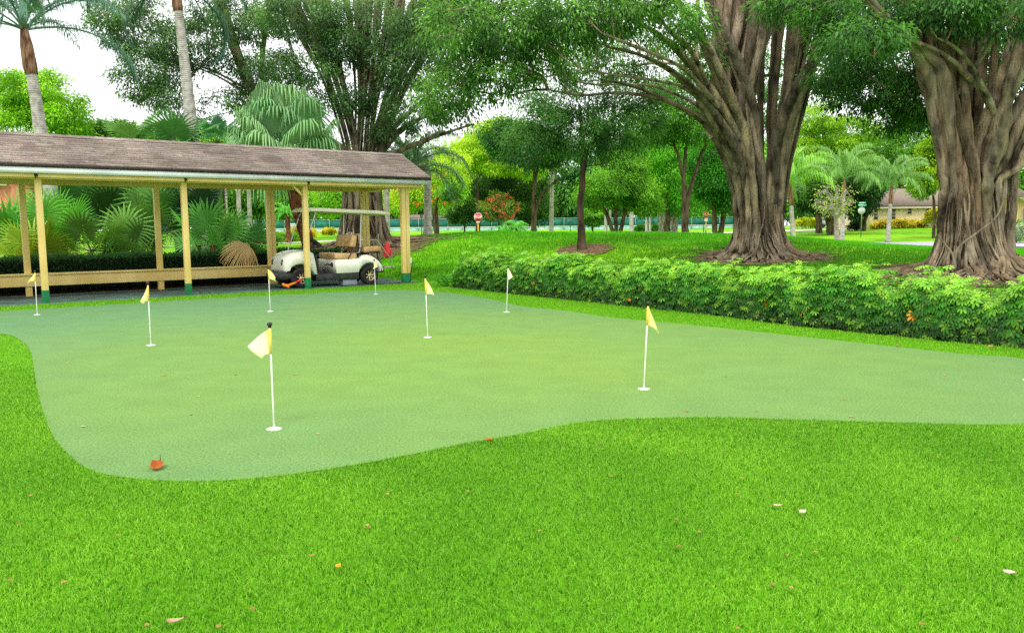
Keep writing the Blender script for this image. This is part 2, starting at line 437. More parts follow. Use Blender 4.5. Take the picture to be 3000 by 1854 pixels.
# draped strips (roads, beds)
def drape(name, poly, lift, mat, res=0.4, ragged=0.0):
    poly = np.asarray(poly, float)
    if ragged:
        P = catmull(poly, 10, True); c = P.mean(0)
        P = c + (P - c) * (1 + ragged * rng.normal(size=(len(P), 1)))
    else: P = poly
    lo, hi = P.min(0), P.max(0)
    xs_ = np.arange(lo[0], hi[0] + res, res); ys_ = np.arange(lo[1], hi[1] + res, res)
    X, Y = np.meshgrid(xs_, ys_); ins = inpoly(X, Y, P)
    mb = MB(); nx = len(xs_)
    cell = ins[:-1, :-1] & ins[1:, :-1] & ins[:-1, 1:] & ins[1:, 1:]
    i, j = np.nonzero(cell); k = i * nx + j
    mb.add(np.stack([X, Y, terr(X, Y) + lift], -1).reshape(-1, 3), quads=np.stack([k, k + 1, k + nx + 1, k + nx], -1))
    o = mb.build(name, mat, smooth=True); tag(o, kind='structure'); return o
def ribbon(name, line, width, lift, mat):
    P = catmull(line, 12); T = unit(np.gradient(P, axis=0)); N = np.c_[-T[:, 1], T[:, 0]]
    cols = np.linspace(-width / 2, width / 2, 5)
    V = np.concatenate([np.c_[P + N * c, terr(P[:, 0] + N[:, 0] * c, P[:, 1] + N[:, 1] * c) + lift] for c in cols])
    n = len(P); mb = MB()
    qs = [[a * n + t, a * n + t + 1, (a + 1) * n + t + 1, (a + 1) * n + t] for a in range(4) for t in range(n - 1)]
    o = mb.add(V, quads=qs).build(name, mat, smooth=True); tag(o, kind='structure'); return o
M['asphalt'] = mat_noise('pale_asphalt', (150, 146, 160), (188, 184, 196), scale=30, rough=0.85, spec=0.2, c3=(130, 128, 138), scale3=0.5)
M['path'] = mat_noise('concrete_path', (186, 176, 160), (220, 210, 196), scale=20, rough=0.85, spec=0.2)
M['mulch'] = mat_noise('leaf_mulch', (62, 44, 32), (150, 116, 90), scale=14, rough=0.95, bump=1.0, bscale=35, spec=0.08, c3=(110, 100, 70), scale3=1.5)
M['soil'] = mat_noise('dark_soil', (38, 28, 22), (92, 72, 56), scale=10, rough=0.95, bump=0.8, bscale=40, spec=0.08)
ribbon('road', [(17.5, 52), (22.5, 46.5), (30, 38), (46, 24)], 6.5, 0.05, M['asphalt'])
ribbon('road', [(34, 63), (48, 56), (70, 44)], 5.0, 0.05, M['asphalt'])
ribbon('road', [(17, 92), (28, 91), (60, 88), (110, 80)], 7.0, 0.06, M['path'])
ribbon('road', [(38, 122), (54, 119), (90, 112)], 8.0, 0.08, M['path'])
ribbon('path', [(-24, 46), (-17.5, 49), (-13.5, 53), (-9, 62)], 1.6, 0.03, M['path'])
def ell(c, rx, ry, n=14, rot=0.0):
    a = np.arange(n) * 2 * PI / n
    x, y = rx * np.cos(a), ry * np.sin(a)
    return np.c_[c[0] + x * math.cos(rot) - y * math.sin(rot), c[1] + x * math.sin(rot) + y * math.cos(rot)]
B_TREE = onterr(1703, 25.0); B_MID = onterr(2245, 22.0); B_RIGHT = onterr(2868, 16.5); B_LEFT = onterr(1060, 31.0)
drape('mulch_bed', ell(B_TREE + [0.12, 0, 0], .95, 1.05), 0.03, M['mulch'], 0.12, 0.05)
drape('mulch_bed', ell(B_MID, 1.85, 1.75), 0.03, M['mulch'], 0.12, 0.06)
drape('mulch_bed', ell(B_RIGHT + [-0.3, -0.2, 0], 2.45, 1.75), 0.03, M['mulch'], 0.12, 0.06)
drape('mulch_bed', ell(B_LEFT + [0.3, -0.6, 0], 2.7, 2.6), 0.03, M['mulch'], 0.15, 0.06)
bed = np.array([cport(-9, 2.66)[:2], cport(7.0, 2.66)[:2], cport(7.4, 4.0)[:2], cport(6.6, 6.0)[:2], cport(-9, 6.4)[:2]])
drape('planting_bed', bed, 0.03, M['soil'], 0.25)
hb = np.array([HA - HU * 1.0 + HN * -0.02, HB + HU * 4 + HN * -0.02, HB + HU * 4 + HN * 1.1, HA - HU * 0.8 + HN * 1.1])
drape('planting_bed', hb, 0.045, M['soil'], 0.1)

# ------------------------------------------------------------------ grass blades
def blades(name, P, L, W, C, lean=0.45, label=None):
    n = len(P); a = rng.uniform(0, 2 * PI, n); w = rng.uniform(0, 2 * PI, n)
    sd = np.c_[np.cos(a), np.sin(a), np.zeros(n)] * W[:, None] / 2
    ld = np.c_[np.cos(w), np.sin(w), np.zeros(n)] * (L * np.abs(rng.normal(0, lean, n)))[:, None]
    up = np.array([0, 0, 1.0])
    mid = P + ld * 0.35 + up * (L * 0.6)[:, None]
    tip = P + ld + up * (L * rng.uniform(0.8, 1.0, n))[:, None]
    V = np.stack([P - sd, P + sd, mid + sd * .8, mid - sd * .8, tip], 1).reshape(-1, 3)
    k = np.arange(n)[:, None] * 5
    o = MB().add(V, quads=k + np.array([0, 1, 2, 3]), tris=k + np.array([3, 2, 4]), col=np.repeat(C, 5, axis=0)).build(name, M['blade'])
    return tag(o, label, 'grass', kind='stuff')

def sample_turf(n, y0, y1, xl=0.70):
    # uniform in area within the viewing wedge plus a margin
    out = []
    y = np.sqrt(rng.uniform(y0 * y0, y1 * y1, n)); x = rng.uniform(-xl, xl, n) * (y + 0.6)
    ok = inpoly(x, y, TURF) & ~inpoly(x, y, GREEN)
    return x[ok], y[ok]
C_T = [lin((76, 148, 4)), lin((158, 210, 68)), lin((36, 90, 0))]
def turf_cols(x, y):
    n = len(x); t = rng.uniform(0, 1, n)[:, None]
    c = C_T[0] * (1 - t) + C_T[1] * t
    dk = (rng.uniform(0, 1, n) < 0.16)[:, None]
    c = np.where(dk, C_T[2], c)
    patch = 1 + (0.09 * np.sin(x * 1.7 + 2 * np.sin(y * 1.1)) + .07 * np.sin(x * 4.3 + y * 3.1 + 2 * np.sin(y * 2.3 - x)))[:, None] * np.array([1.3, 0.8, 0.9])
    return c * patch
x1, y1 = sample_turf(1500000, 2.5, 9.5)
x2, y2 = sample_turf(230000, 6.0, 15.0)
x3, y3 = sample_turf(200000, 11.0, 24.5)
k_ = rng.uniform(0, 1, len(x1)) < np.clip((9.5 - y1) / 4.0, 0, 1); x1, y1 = x1[k_], y1[k_]
k_ = rng.uniform(0, 1, len(x2)) < np.clip((y2 - 6.0) / 4.0, 0, 1) * np.clip((15 - y2) / 4.0, 0, 1); x2, y2 = x2[k_], y2[k_]
k_ = rng.uniform(0, 1, len(x3)) < np.clip((y3 - 11.0) / 4.0, 0, 1); x3, y3 = x3[k_], y3[k_]
x4 = rng.uniform(-14, 9.5, 260000); y4 = rng.uniform(1.3, 24, 260000)   # thinner pile outside the viewing wedge
k_ = inpoly(x4, y4, TURF) & ~inpoly(x4, y4, GREEN) & (np.abs(x4) > .68 * (y4 + .6)); x4, y4 = x4[k_], y4[k_]
gx, gy = np.r_[x1, x2, x3, x4], np.r_[y1, y2, y3, y4]
sc = np.clip(.55 + gy * .085, .9, 1.9); sc[len(x1) + len(x2) + len(x3):] = 1.9
Ln = rng.uniform(0.013, 0.028, len(gx)) * np.sqrt(sc) * 1.05; Wn = 0.0027 * sc
blades('turf_grass', np.c_[gx, gy, np.full(len(gx), -0.005)], Ln, Wn, turf_cols(gx, gy), 0.8, 'bright green artificial turf pile around the putting green')

# lawn blades on the rise behind the hedge
n = 260000
yy = np.sqrt(rng.uniform(9.0 ** 2, 37.0 ** 2, n)); xx = rng.uniform(-0.22, 0.72, n) * yy
dd = (np.c_[xx, yy] - HA) @ HN
cl = np.c_[xx - CX0, yy - CY0]; cx_ = cl[:, 0] * ca + cl[:, 1] * sa; cy_ = -cl[:, 0] * sa + cl[:, 1] * ca
ok = ((dd > 0.9) | (((xx < HA[0]) & (yy > 21)))) & ~((cx_ < 9.5) & (cy_ < 3.0)) & ~inpoly(xx, yy, TURF)
for c, rx, ry in ((B_TREE, .9, 1.0), (B_MID, 1.75, 1.65), (B_RIGHT, 2.3, 1.65), (B_LEFT, 2.6, 2.6)):
    rr = np.hypot((xx - c[0]) / rx, (yy - c[1]) / ry); ok &= rr > 0.75 + 0.45 * rng.uniform(0, 1, n)
xx, yy = xx[ok], yy[ok]; n = len(xx)
t = rng.uniform(0, 1, n)[:, None]
cc = lin((52, 136, 4)) * (1 - t) + lin((100, 188, 18)) * t
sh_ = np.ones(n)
for c_, r_ in ((B_MID, 5.0), (B_RIGHT, 5.5)): sh_ = np.minimum(sh_, .62 + .38 * np.clip((np.hypot(xx - c_[0], yy - c_[1]) - 1.5) / r_, 0, 1))  # tree shade put into the blade colour: darker around the two banyans
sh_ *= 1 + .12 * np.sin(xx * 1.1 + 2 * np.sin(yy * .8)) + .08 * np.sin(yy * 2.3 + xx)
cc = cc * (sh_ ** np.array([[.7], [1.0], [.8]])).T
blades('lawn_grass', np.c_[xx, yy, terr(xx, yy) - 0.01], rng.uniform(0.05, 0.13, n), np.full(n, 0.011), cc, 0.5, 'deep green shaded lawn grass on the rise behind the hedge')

# ================================================================== CARPORT
M['yellow'] = mat_noise('yellow_paint', (224, 194, 112), (240, 214, 140), scale=2.5, rough=0.55, spec=0.35, stretch=(1, 1, 0.4), c3=(208, 172, 92), scale3=1.3, bump=0.08, bscale=40, f3=0.35)
M['green_paint'] = mat_noise('green_paint', (20, 110, 62), (36, 140, 84), scale=6, rough=0.6, c3=(16, 80, 48), scale3=4)
M['white_paint'] = mat_noise('white_paint', (206, 212, 208), (232, 236, 232), scale=2, rough=0.5, c3=(180, 190, 184), scale3=1.5, f3=0.3)
M['dark_metal'] = mat_plain('dark_metal', (40, 38, 34), rough=0.5)
M['drip_edge'] = mat_noise('shingle_edge', (44, 38, 34), (78, 68, 62), scale=20, rough=0.9)
M['shingle'] = mat_noise('roof_shingle', (116, 104, 97), (200, 186, 175), scale=55, rough=0.95, bump=0.5, bscale=120, spec=0.1, col=True, c3=(92, 80, 74), scale3=0.9, f3=0.55)
M['plastic_white'] = mat_plain('white_plastic', (222, 220, 210), rough=0.4)
cpt = thing('carport', (CX0, CY0, 0), 'long yellow open carport with brown shingle gable roof beside the green', 'carport', rz=TH)
ZT, ZE, ZR = 2.575, 2.865, 3.60
X_L, X_R = -6.5, 9.36
POSTS = [-5.84, -2.92, 0, 2.92, 5.87, 8.76]
for k, px_ in enumerate(POSTS):
    wide = 0.23 if k == 5 else 0.125
    o = MB().bbox((px_, 0, 0.27 + (ZT - 0.27) / 2), (wide, 0.125, ZT - 0.27), 0.008).build('post', M['yellow'], cpt, local=True)
    MB().bbox((px_, 0, 0.135), (wide + 0.004, 0.129, 0.27), 0.006).build('painted_foot', M['green_paint'], o, local=True)
    if k == 5: MB().box((px_, -0.0635, 1.42), (0.006, 0.003, 2.3)).build('seam', M['dark_metal'], o, local=True)
for k, px_ in enumerate(POSTS):
    wide = 0.22 if k >= 4 else 0.13
    o = MB().bbox((px_, 2.30, ZT / 2), (wide, 0.13, ZT), 0.008).build('post', M['yellow'], cpt, local=True)
    if k >= 4: MB().box((px_, 2.2335, 1.3), (0.006, 0.003, 2.4)).build('seam', M['dark_metal'], o, local=True)
for y in (0.0, 2.30):
    o = MB().bbox(((X_L + X_R) / 2, y, (ZT + 2.69) / 2), (X_R - X_L - 0.2, 0.16, 2.69 - ZT), 0.006).build('beam', M['yellow'], cpt, local=True)
for px_ in (X_R - 0.6,):
    MB().bbox((px_, 1.15, 2.64), (0.12, 2.12, 0.09), 0.006).build('cross_beam', M['yellow'], cpt, local=True)
# knee brace at the third front post
MB().box((5.87 - 0.18, 0.0, ZT - 0.12), (0.05, 0.05, 0.42), R=np.array(Matrix.Rotation(math.radians(-45), 3, 'Y'))).build('brace', M['yellow'], cpt, local=True)
# trim board in lengths with dark joints and small clips
clip0 = None
joints = [X_L, -2.95, -0.06, 2.90, 5.86, X_R - 0.25]
for a, b_ in zip(joints[:-1], joints[1:]):
    tb = MB().bbox(((a + b_) / 2, -0.27, 2.635), (b_ - a - 0.07, 0.05, 0.075), 0.008).build('trim_board', M['yellow'], cpt, local=True)
    for x in np.arange(a + 0.25, b_ - 0.1, 0.52):
        if clip0 is None:
            clip0 = MB().box((0, 0, 0.005), (0.05, 0.008, 0.012)).box((-0.02, 0.0, -0.006), (0.012, 0.007, 0.03)).box((0.02, 0.0, -0.006), (0.012, 0.007, 0.03)).build('clip', M['plastic_white'], tb, local=True); c_ = clip0
        else:
            c_ = clip0.copy(); COL.objects.link(c_); c_.parent = tb
        c_.location = (x, -0.298, 2.638)
for x in joints[1:-1]:
    MB().box((x, -0.262, 2.65), (0.07, 0.03, 0.05)).box((x, -0.24, 2.60), (0.015, 0.02, 0.06)).build('joint_bracket', M['dark_metal'], cpt, local=True)
# ceiling, fascia, gables and roof
MB().box(((X_L + X_R) / 2 - 0.03, 1.15, 2.70), (X_R - X_L - 0.12, 2.92, 0.018)).build('ceiling', M['yellow'], cpt, local=True)
for y in (-0.368, 2.668):
    MB().box(((X_L + X_R) / 2, y, 2.738), (X_R - X_L, 0.03, 0.115)).build('fascia', M['white_paint'], cpt, local=True)
for x in (X_L + 0.06, X_R - 0.06):
    mb = MB(); hw = 1.40
    v = [(x - .02, 1.15 - hw, 2.712), (x - .02, 1.15 + hw, 2.712), (x - .02, 1.15, 2.712 + hw * 0.535), (x + .02, 1.15 - hw, 2.712), (x + .02, 1.15 + hw, 2.712), (x + .02, 1.15, 2.712 + hw * 0.535)]
    mb.add(v, quads=[[0, 1, 4, 3], [1, 2, 5, 4], [2, 0, 3, 5]], tris=[[0, 2, 1], [3, 4, 5]])
    mb.build('gable', M['yellow'], cpt, local=True)
rise = (ZR - ZE) / 1.53
ang = math.atan(rise); slope_len = 1.53 / math.cos(ang)
roof = None
for side in (-1, 1):
    mb = MB(); ncs = 13; expo = slope_len / ncs
    sdir = np.array([0, -side * math.cos(ang), math.sin(ang)])    # up the slope
    nrm = np.array([0, side * math.sin(ang), math.cos(ang)])
    eave = np.array([0, 1.15 + side * 1.53, ZE])
    # deck
    E0, R0 = eave - nrm * 0.03, eave + sdir * slope_len - nrm * 0.03
    for cs in range(ncs):
        x = X_L + rng.uniform(-0.3, 0)
        while x < X_R:
            w = rng.choice([0.16, 0.22, 0.30, 0.36]); xa, xb = max(x, X_L - 0.0), min(x + w, X_R + 0.03)
            if xb > xa + 0.01:
                drop = rng.choice([0.0, 0.0, 0.022, 0.03])
                lo = cs * expo - drop if cs else -0.02; hi = (cs + 1) * expo + 0.03
                tck = rng.uniform(0.008, 0.016)
                a = eave + sdir * lo; b_ = eave + sdir * hi
                top0, top1 = a + nrm * (tck + 0.010), b_ + nrm * 0.006
                V = [(xa, *(a + nrm * 0.0)[1:]), (xb, *(a + nrm * 0.0)[1:]), (xb, *top0[1:]), (xa, *top0[1:]), (xa, *top1[1:]), (xb, *top1[1:])]
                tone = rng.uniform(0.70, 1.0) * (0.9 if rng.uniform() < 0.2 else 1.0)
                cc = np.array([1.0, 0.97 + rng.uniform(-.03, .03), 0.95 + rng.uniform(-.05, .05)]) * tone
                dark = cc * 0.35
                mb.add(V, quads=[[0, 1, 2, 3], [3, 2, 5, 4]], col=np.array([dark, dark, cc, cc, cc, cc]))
            x += w
    xm, xl = (X_L + X_R) / 2, X_R - X_L
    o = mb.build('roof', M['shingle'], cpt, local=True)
    db = MB(); th_ = 0.04
    c = (E0 + R0) / 2 + np.array([xm, 0, 0])
    R = np.array([[1, 0, 0], [0, -side * math.cos(ang), -math.sin(ang) * -side * -1], [0, math.sin(ang), math.cos(ang)]])
    R = np.stack([np.array([1, 0, 0]), sdir, nrm], 1)
    db.box(c, (xl, slope_len, th_), R=R)
    db.build('roof_deck', M['drip_edge'], o, local=True)
    MB().box((xm, eave[1] + side * 0.012, ZE - 0.022), (xl + 0.03, 0.02, 0.085)).build('drip_edge', M['drip_edge'], o, local=True)
mb = MB()
for x in np.arange(X_L, X_R - 0.1, 0.28):
    for side in (-1, 1):
        t = rng.uniform(0.72, 0.95)
        a = np.array([x, 1.15, ZR + 0.035]); xx_ = min(x + 0.29, X_R + 0.03)
        lo = np.array([0, 1.15 + side * 0.14, ZR - 0.14 * rise + 0.03])
        mb.add([(x, 1.15, ZR + 0.036), (xx_, 1.15, ZR + 0.028), (xx_, lo[1], lo[2] - .002), (x, lo[1], lo[2] + .006)], quads=[[0, 1, 2, 3]], col=np.array([t, t, t * .95]))
mb.build('ridge_cap', M['shingle'], cpt, local=True)
# rail along the back posts
MB().bbox(((X_L + 5.9) / 2, 2.30 - 0.09, 0.36), (5.9 - X_L, 0.04, 0.25), 0.006).build('rail_board', M['yellow'], cpt, local=True)
MB().bbox(((X_L + 5.9) / 2, 2.30 - 0.04, 0.508), (5.9 - X_L, 0.26, 0.04), 0.008).build('rail_cap', M['yellow'], cpt, local=True)
# socket on the last front post
sk = MB().bbox((8.76 + 0.135, -0.02, 0.62), (0.05, 0.09, 0.15), 0.01).build('power_socket', M['plastic_white'], cpt, local=True)
MB().box((8.76 + 0.163, -0.03, 0.60), (0.01, 0.04, 0.05)).build('plug', M['dark_metal'], sk, local=True)

# ================================================================== GOLF CART
M['cart_body'] = mat_noise('cart_body', (226, 224, 208), (238, 236, 224), scale=1.5, rough=0.28, spec=0.5, c3=(188, 184, 160), scale3=3, f3=0.3)
M['cart_body'].node_tree.nodes['Principled BSDF'].inputs['Coat Weight'].default_value = 0.4
M['cart_roof'] = mat_noise('cart_roof', (224, 219, 192), (238, 233, 210), scale=2, rough=0.45)
M['tan'] = mat_noise('tan_vinyl', (186, 146, 96), (212, 174, 124), scale=4, rough=0.42, bump=0.1, bscale=90)
M['black_plastic'] = mat_noise('black_plastic', (30, 31, 32), (54, 56, 56), scale=8, rough=0.55, c3=(80, 80, 76), scale3=3, f3=0.3)
M['rubber'] = mat_noise('tyre_rubber', (28, 28, 28), (52, 52, 50), scale=14, rough=0.8, spec=0.2)
M['chrome'] = mat_plain('steel_tube', (176, 180, 172), rough=0.3, metal=0.8)
M['rim'] = mat_plain('bronze_rim', (206, 190, 150), rough=0.35, metal=0.5)
M['orange'] = mat_plain('orange_plastic', (236, 128, 20), rough=0.45)
M['red'] = mat_plain('red_plastic', (216, 34, 40), rough=0.45)
M['grey_box'] = mat_plain('grey_enclosure', (168, 176, 186), rough=0.45, metal=0.2)
fw, rw = gnd(881, 844)[:2], gnd(1081, 833.5)[:2]
cdir = unit(fw - rw); WB = float(np.linalg.norm(fw - rw)); HWID = 0.50
cside = np.array([-cdir[1], cdir[0]])         # +y local: cart's left; camera sees that side
if cside[1] > 0: flip = -1.0
else: flip = 1.0
crz = math.atan2(cdir[1], cdir[0])
# local frame: +x forward, y = left. The near side of the cart is its left side
org = rw - cside * (HWID * flip)
NS = flip                                     # sign of y of the near side
cart = thing('golf_cart', (org[0], org[1], 0.006), 'cream golf cart with tan seats parked under the yellow carport', 'golf cart', rz=crz)

def puff(poly, hw, ins=((0.0, .06), (.025, .022), (.07, 0.0)), centre=None):
    """extrude a side profile across the width with rounded flanks"""
    P = np.asarray(poly, float); n = len(P)
    c = P.mean(0) if centre is None else np.asarray(centre)
    T = unit(np.roll(P, -1, 0) - np.roll(P, 1, 0)); N = np.c_[T[:, 1], -T[:, 0]]
    area = 0.5 * np.sum(P[:, 0] * np.roll(P[:, 1], -1) - np.roll(P[:, 0], -1) * P[:, 1])
    if area < 0: N = -N
    rows = []
    for dy, i_ in ins: rows.append((-hw + dy, P - N * i_))
    for dy, i_ in ins[::-1]: rows.append((hw - dy, P - N * i_))
    V = np.concatenate([np.c_[Q[:, 0], np.full(n, y), Q[:, 1]] for y, Q in rows])
    qs = [[a * n + k, a * n + (k + 1) % n, (a + 1) * n + (k + 1) % n, (a + 1) * n + k] for a in range(len(rows) - 1) for k in range(n)]
    return V, qs, [list(range(n))[::-1], [(len(rows) - 1) * n + k for k in range(n)]]
def arc(cx, cz, r, a0, a1, n=9):
    a = np.radians(np.linspace(a0, a1, n)); return [(cx + r * math.cos(t), cz + r * math.sin(t)) for t in a]
TYR = 0.252
# rear body with wheel arch
poly = [(.97, .33), (.98, .69), (.34, .70), (.26, .745), (.20, .79), (.06, .80), (-.10, .745), (-.24, .65), (-.34, .53), (-.40, .42), (-.40, .35), (-.31, .34)] + arc(0, TYR, .335, 165, 15, 11) + [(.36, .33)]
mb = MB(); V, qs, ng = puff(poly, .60, ((0, .02), (.012, .006), (.035, 0)))
mb.add(V, quads=qs, ngons=ng); mb.build('rear_body', M['cart_body'], cart, local=True)
# front cowl
poly = [(1.46, .32), (1.50, .62), (1.56, .87), (1.66, .925), (1.90, .92), (2.08, .895), (2.20, .85), (2.29, .76), (2.335, .64), (2.34, .47), (2.30, .40), (2.20, .40)] + [(WB + x, z) for x, z in arc(0, TYR, .345, 25, 168, 10)]
mb = MB(); V, qs, ng = puff(poly, .585, ((0, .05), (.02, .02), (.06, .004), (.18, 0), (.38, 0)))
V = np.array(V); t = np.clip((V[:, 0] - 1.75) / .62, 0, 1.2); V[:, 2] += np.clip((V[:, 2] - .5) / .3, 0, 1) * .04 * (1 - (V[:, 1] / .585) ** 2); V[:, 1] *= 1 - .17 * t ** 2
mb.add(V, quads=qs, ngons=ng); cowl = mb.build('front_cowl', M['cart_body'], cart, local=True, smooth=False)
for y in (-1, 1):
    mb = MB().lathe([(0.001, 0), (.045, .002), (.05, .012), (.046, .02), (.001, .024)], (0, 0, 0), 'x', 14)
    h_ = mb.build('headlight', M['dark_metal'], cart, local=True); h_.location = (2.318, y * .34, .66); h_.rotation_euler = (0, math.radians(-12), 0); h_.scale = (1, 1.0, 1.6)
# bumper
poly = [(2.10, .24), (2.12, .40), (2.36, .42), (2.46, .39), (2.50, .32), (2.46, .24), (2.36, .20)]
V, qs, ng = puff(poly, .56, ((0, .05), (.03, .015), (.08, 0))); V = np.array(V); t = np.clip((V[:, 0] - 2.0) / .5, 0, 1); V[:, 1] *= 1 - .16 * t ** 2
MB().add(V, quads=qs, ngons=ng).build('bumper', M['black_plastic'], cart, local=True)
# floor, rockers, chassis, dash
MB().bbox((1.27, 0, .315), (.70, 1.12, .035), .01).build('floor_mat', M['black_plastic'], cart, local=True)
for y in (-1, 1):
    MB().bbox((.94, y * .585, .245), (1.20, .07, .15), .015).build('rocker_panel', M['black_plastic'], cart, local=True)
MB().bbox((.92, 0, .22), (1.9, .70, .12), .02).build('chassis', M['black_plastic'], cart, local=True)
MB().bbox((1.475, 0, .60), (.05, 1.08, .50), .015).build('dashboard', M['black_plastic'], cart, local=True)
# rear tail: bumper box
MB().bbox((-.42, 0, .38), (.14, .95, .16), .03).build('rear_bumper', M['black_plastic'], cart, local=True)
MB().bbox((.10, 0, .79), (.34, .9, .05), .02, R=np.array(Matrix.Rotation(math.radians(12), 3, 'Y'))).build('engine_cover', M['black_plastic'], cart, local=True)
# seats
def cushion(name, c, s, R=None, splits=2):
    mb = MB(); w = s[1] / splits
    for k in range(splits):
        bm = bmesh.new(); bmesh.ops.create_cube(bm, size=1)
        bmesh.ops.scale(bm, vec=(s[0], w * 1.004, s[2]), verts=bm.verts)
        bmesh.ops.bevel(bm, geom=bm.edges[:], offset=min(s) * .3, segments=4, affect='EDGES', profile=.55)
        off = np.array([0, -s[1] / 2 + w * (k + .5), 0])
        if R is not None: off = np.asarray(R) @ off
        mb.addbm(bm, np.asarray(c) + off, R)
    return mb.build(name, M['tan'], cart, local=True, smooth=True)
RY = lambda d: np.array(Matrix.Rotation(math.radians(d), 3, 'Y'))
cushion('seat', (.66, 0, .775), (.62, 1.12, .16), RY(-2))
cushion('backrest', (.40, 0, 1.165), (.15, 1.04, .33), RY(-10))
cushion('rear_backrest', (.20, 0, 1.20), (.12, 1.04, .32), RY(8))
cushion('rear_seat', (-.13, 0, .945), (.52, 1.08, .14), RY(3))
MB().bbox((.30, 0, 1.16), (.05, 1.0, .34), .02).build('backrest_panel', M['black_plastic'], cart, local=True)
MB().bbox((-.12, 0, .855), (.46, 1.0, .04), .01).build('rear_seat_base', M['black_plastic'], cart, local=True)
for y in (-.42, .42):
    MB().tube([(-.30, y, .84), (-.34, y, .62)], .02).build('rear_seat_leg', M['black_plastic'], cart, local=True)
# hip restraints
for y in (-.57, .57):
    MB().tube(catmull([(.62, y, .70), (.50, y, .90), (.42, y, .99), (.28, y, .99), (.25, y, .90), (.33, y, .72)], 5), .014, 8).build('hip_restraint', M['black_plastic'], cart, local=True)
# grab loop on the backrest
MB().tube(catmull([(.36, -.02, 1.33), (.33, -.02, 1.385), (.33, .22, 1.385), (.36, .22, 1.33)], 5), .014, 8).build('grab_handle', M['cart_roof'], cart, local=True)
# roof
mb = MB(); xs_ = [-.70, -.62, -.3, .5, 1.3, 1.60, 1.72]; zt = [1.905, 1.955, 1.985, 2.01, 2.045, 2.05, 1.985]; hw = [.50, .575, .60, .60, .60, .565, .46]
sec = []
for x, z, w in zip(xs_, zt, hw):
    e = .105 if -.65 < x < 1.65 else .06
    sec.append([(x, -w, z - e), (x, -w * .985, z - .028), (x, -w * .88, z - .004), (x, 0, z + .012), (x, w * .88, z - .004), (x, w * .985, z - .028), (x, w, z - e), (x, w * .9, z - e + .004), (x, 0, z - e + .012), (x, -w * .9, z - e + .004)])
V = np.array(sec).reshape(-1, 3); n = 10
qs = [[a * n + k, a * n + (k + 1) % n, (a + 1) * n + (k + 1) % n, (a + 1) * n + k] for a in range(len(sec) - 1) for k in range(n)]
mb.add(V, quads=qs, ngons=[list(range(n))[::-1], [(len(sec) - 1) * n + k for k in range(n)]]).build('canopy', M['cart_roof'], cart, local=True)
# struts
for y in (-1, 1):
    MB().tube(catmull([(1.40, y * .50, 1.985), (1.47, y * .515, 1.88), (1.80, y * .53, 1.02), (1.815, y * .53, .95), (1.80, y * .50, .925)], 5), .016, 8).build('windscreen_post', M['chrome'], cart, local=True)
    MB().tube(catmull([(.02, y * .50, 1.925), (.16, y * .53, 1.90), (.20, y * .54, 1.78), (.235, y * .55, 1.2), (.275, y * .56, .90), (.32, y * .50, .86), (.38, y * .30, .855)], 5), .018, 8).build('roof_post', M['chrome'], cart, local=True)
    MB().tube(catmull([(.24, y * .57, 1.19), (-.16, y * .57, 1.19), (-.28, y * .57, 1.12), (-.62, y * .55, .70), (-.68, y * .55, .60), (-.68, y * .54, .43)], 5), .015, 8).build('grab_rail', M['chrome'], cart, local=True)
MB().tube([(1.80, -.50, .935), (1.83, -.2, .94), (1.83, .2, .94), (1.80, .50, .935)], .016, 8).build('windscreen_rail', M['chrome'], cart, local=True)
MB().tube([(.36, -.3, .86), (.30, -.3, 1.02)], .015).build('seat_bracket', M['chrome'], cart, local=True)
MB().tube([(.36, .3, .86), (.30, .3, 1.02)], .015).build('seat_bracket', M['chrome'], cart, local=True)
# rear step and bag rack uprights
mb = MB().bbox((-.62, 0, .43), (.42, .94, .025), .008)
mb.build('rear_step', M['chrome'], cart, local=True)
for x, y in ((-.50, .12 * NS), (-.58, -.02 * NS)):
    MB().tube([(x, y, .43), (x, y, 1.30), (x - .02, y, 1.36)], .012, 8).build('rack_upright', M['chrome'], cart, local=True)
# steering
sc_ = np.array([1.17, NS * -.28, 1.14]); ax = unit(np.array([-.62, 0, .78]))
u_ = unit(np.cross(ax, [0, 1, 0])); v_ = np.cross(ax, u_)
ring = [sc_ + .19 * (math.cos(a) * u_ + math.sin(a) * v_) for a in np.linspace(0, 2 * PI, 25)]
sw = MB().tube(ring, .022, 8, caps=False).build('steering_wheel', M['black_plastic'], cart, local=True, smooth=True)
MB().lathe([(.001, -.02), (.075, -.02), (.075, .02), (.001, .03)], (0, 0, 0), 'z', 14).build('hub', M['black_plastic'], cart, local=True)
hub = bpy.data.objects[-1] if False else [o for o in cart.children if o.name.startswith('hub')][0]
hub.parent = sw; hub.location = sc_; hub.rotation_euler = Vector(ax).to_track_quat('Z', 'Y').to_euler()
for a in (0.3, 2.4, 4.5):
    MB().tube([sc_, sc_ + .18 * (math.cos(a) * u_ + math.sin(a) * v_)], .016, 6).build('spoke', M['black_plastic'], sw, local=True)
MB().tube([sc_, sc_ - ax * .55], .025, 8).build('steering_column', M['black_plastic'], cart, local=True)
MB().tube([(1.43, NS * -.02, 1.02), (1.30, NS * .12, 1.03), (1.05, NS * .18, 1.015)], .013, 6).build('brake_lever', M['black_plastic'], cart, local=True)
mr = MB().bbox((1.50, NS * -.36, 1.80), (.05, .26, .09), .02).build('mirror', M['dark_metal'], cart, local=True)
MB().bbox((.90, NS * .30, .50), (.0, .0, .0), .0) if False else None
# charging socket on the front face of the seat box, with handle
sk = MB().lathe([(.001, 0), (.06, 0), (.062, .025), (.045, .035), (.001, .035)], (0, 0, 0), 'x', 16).build('charging_socket', M['black_plastic'], cart, local=True)
sk.location = (.975, NS * .36, .56)
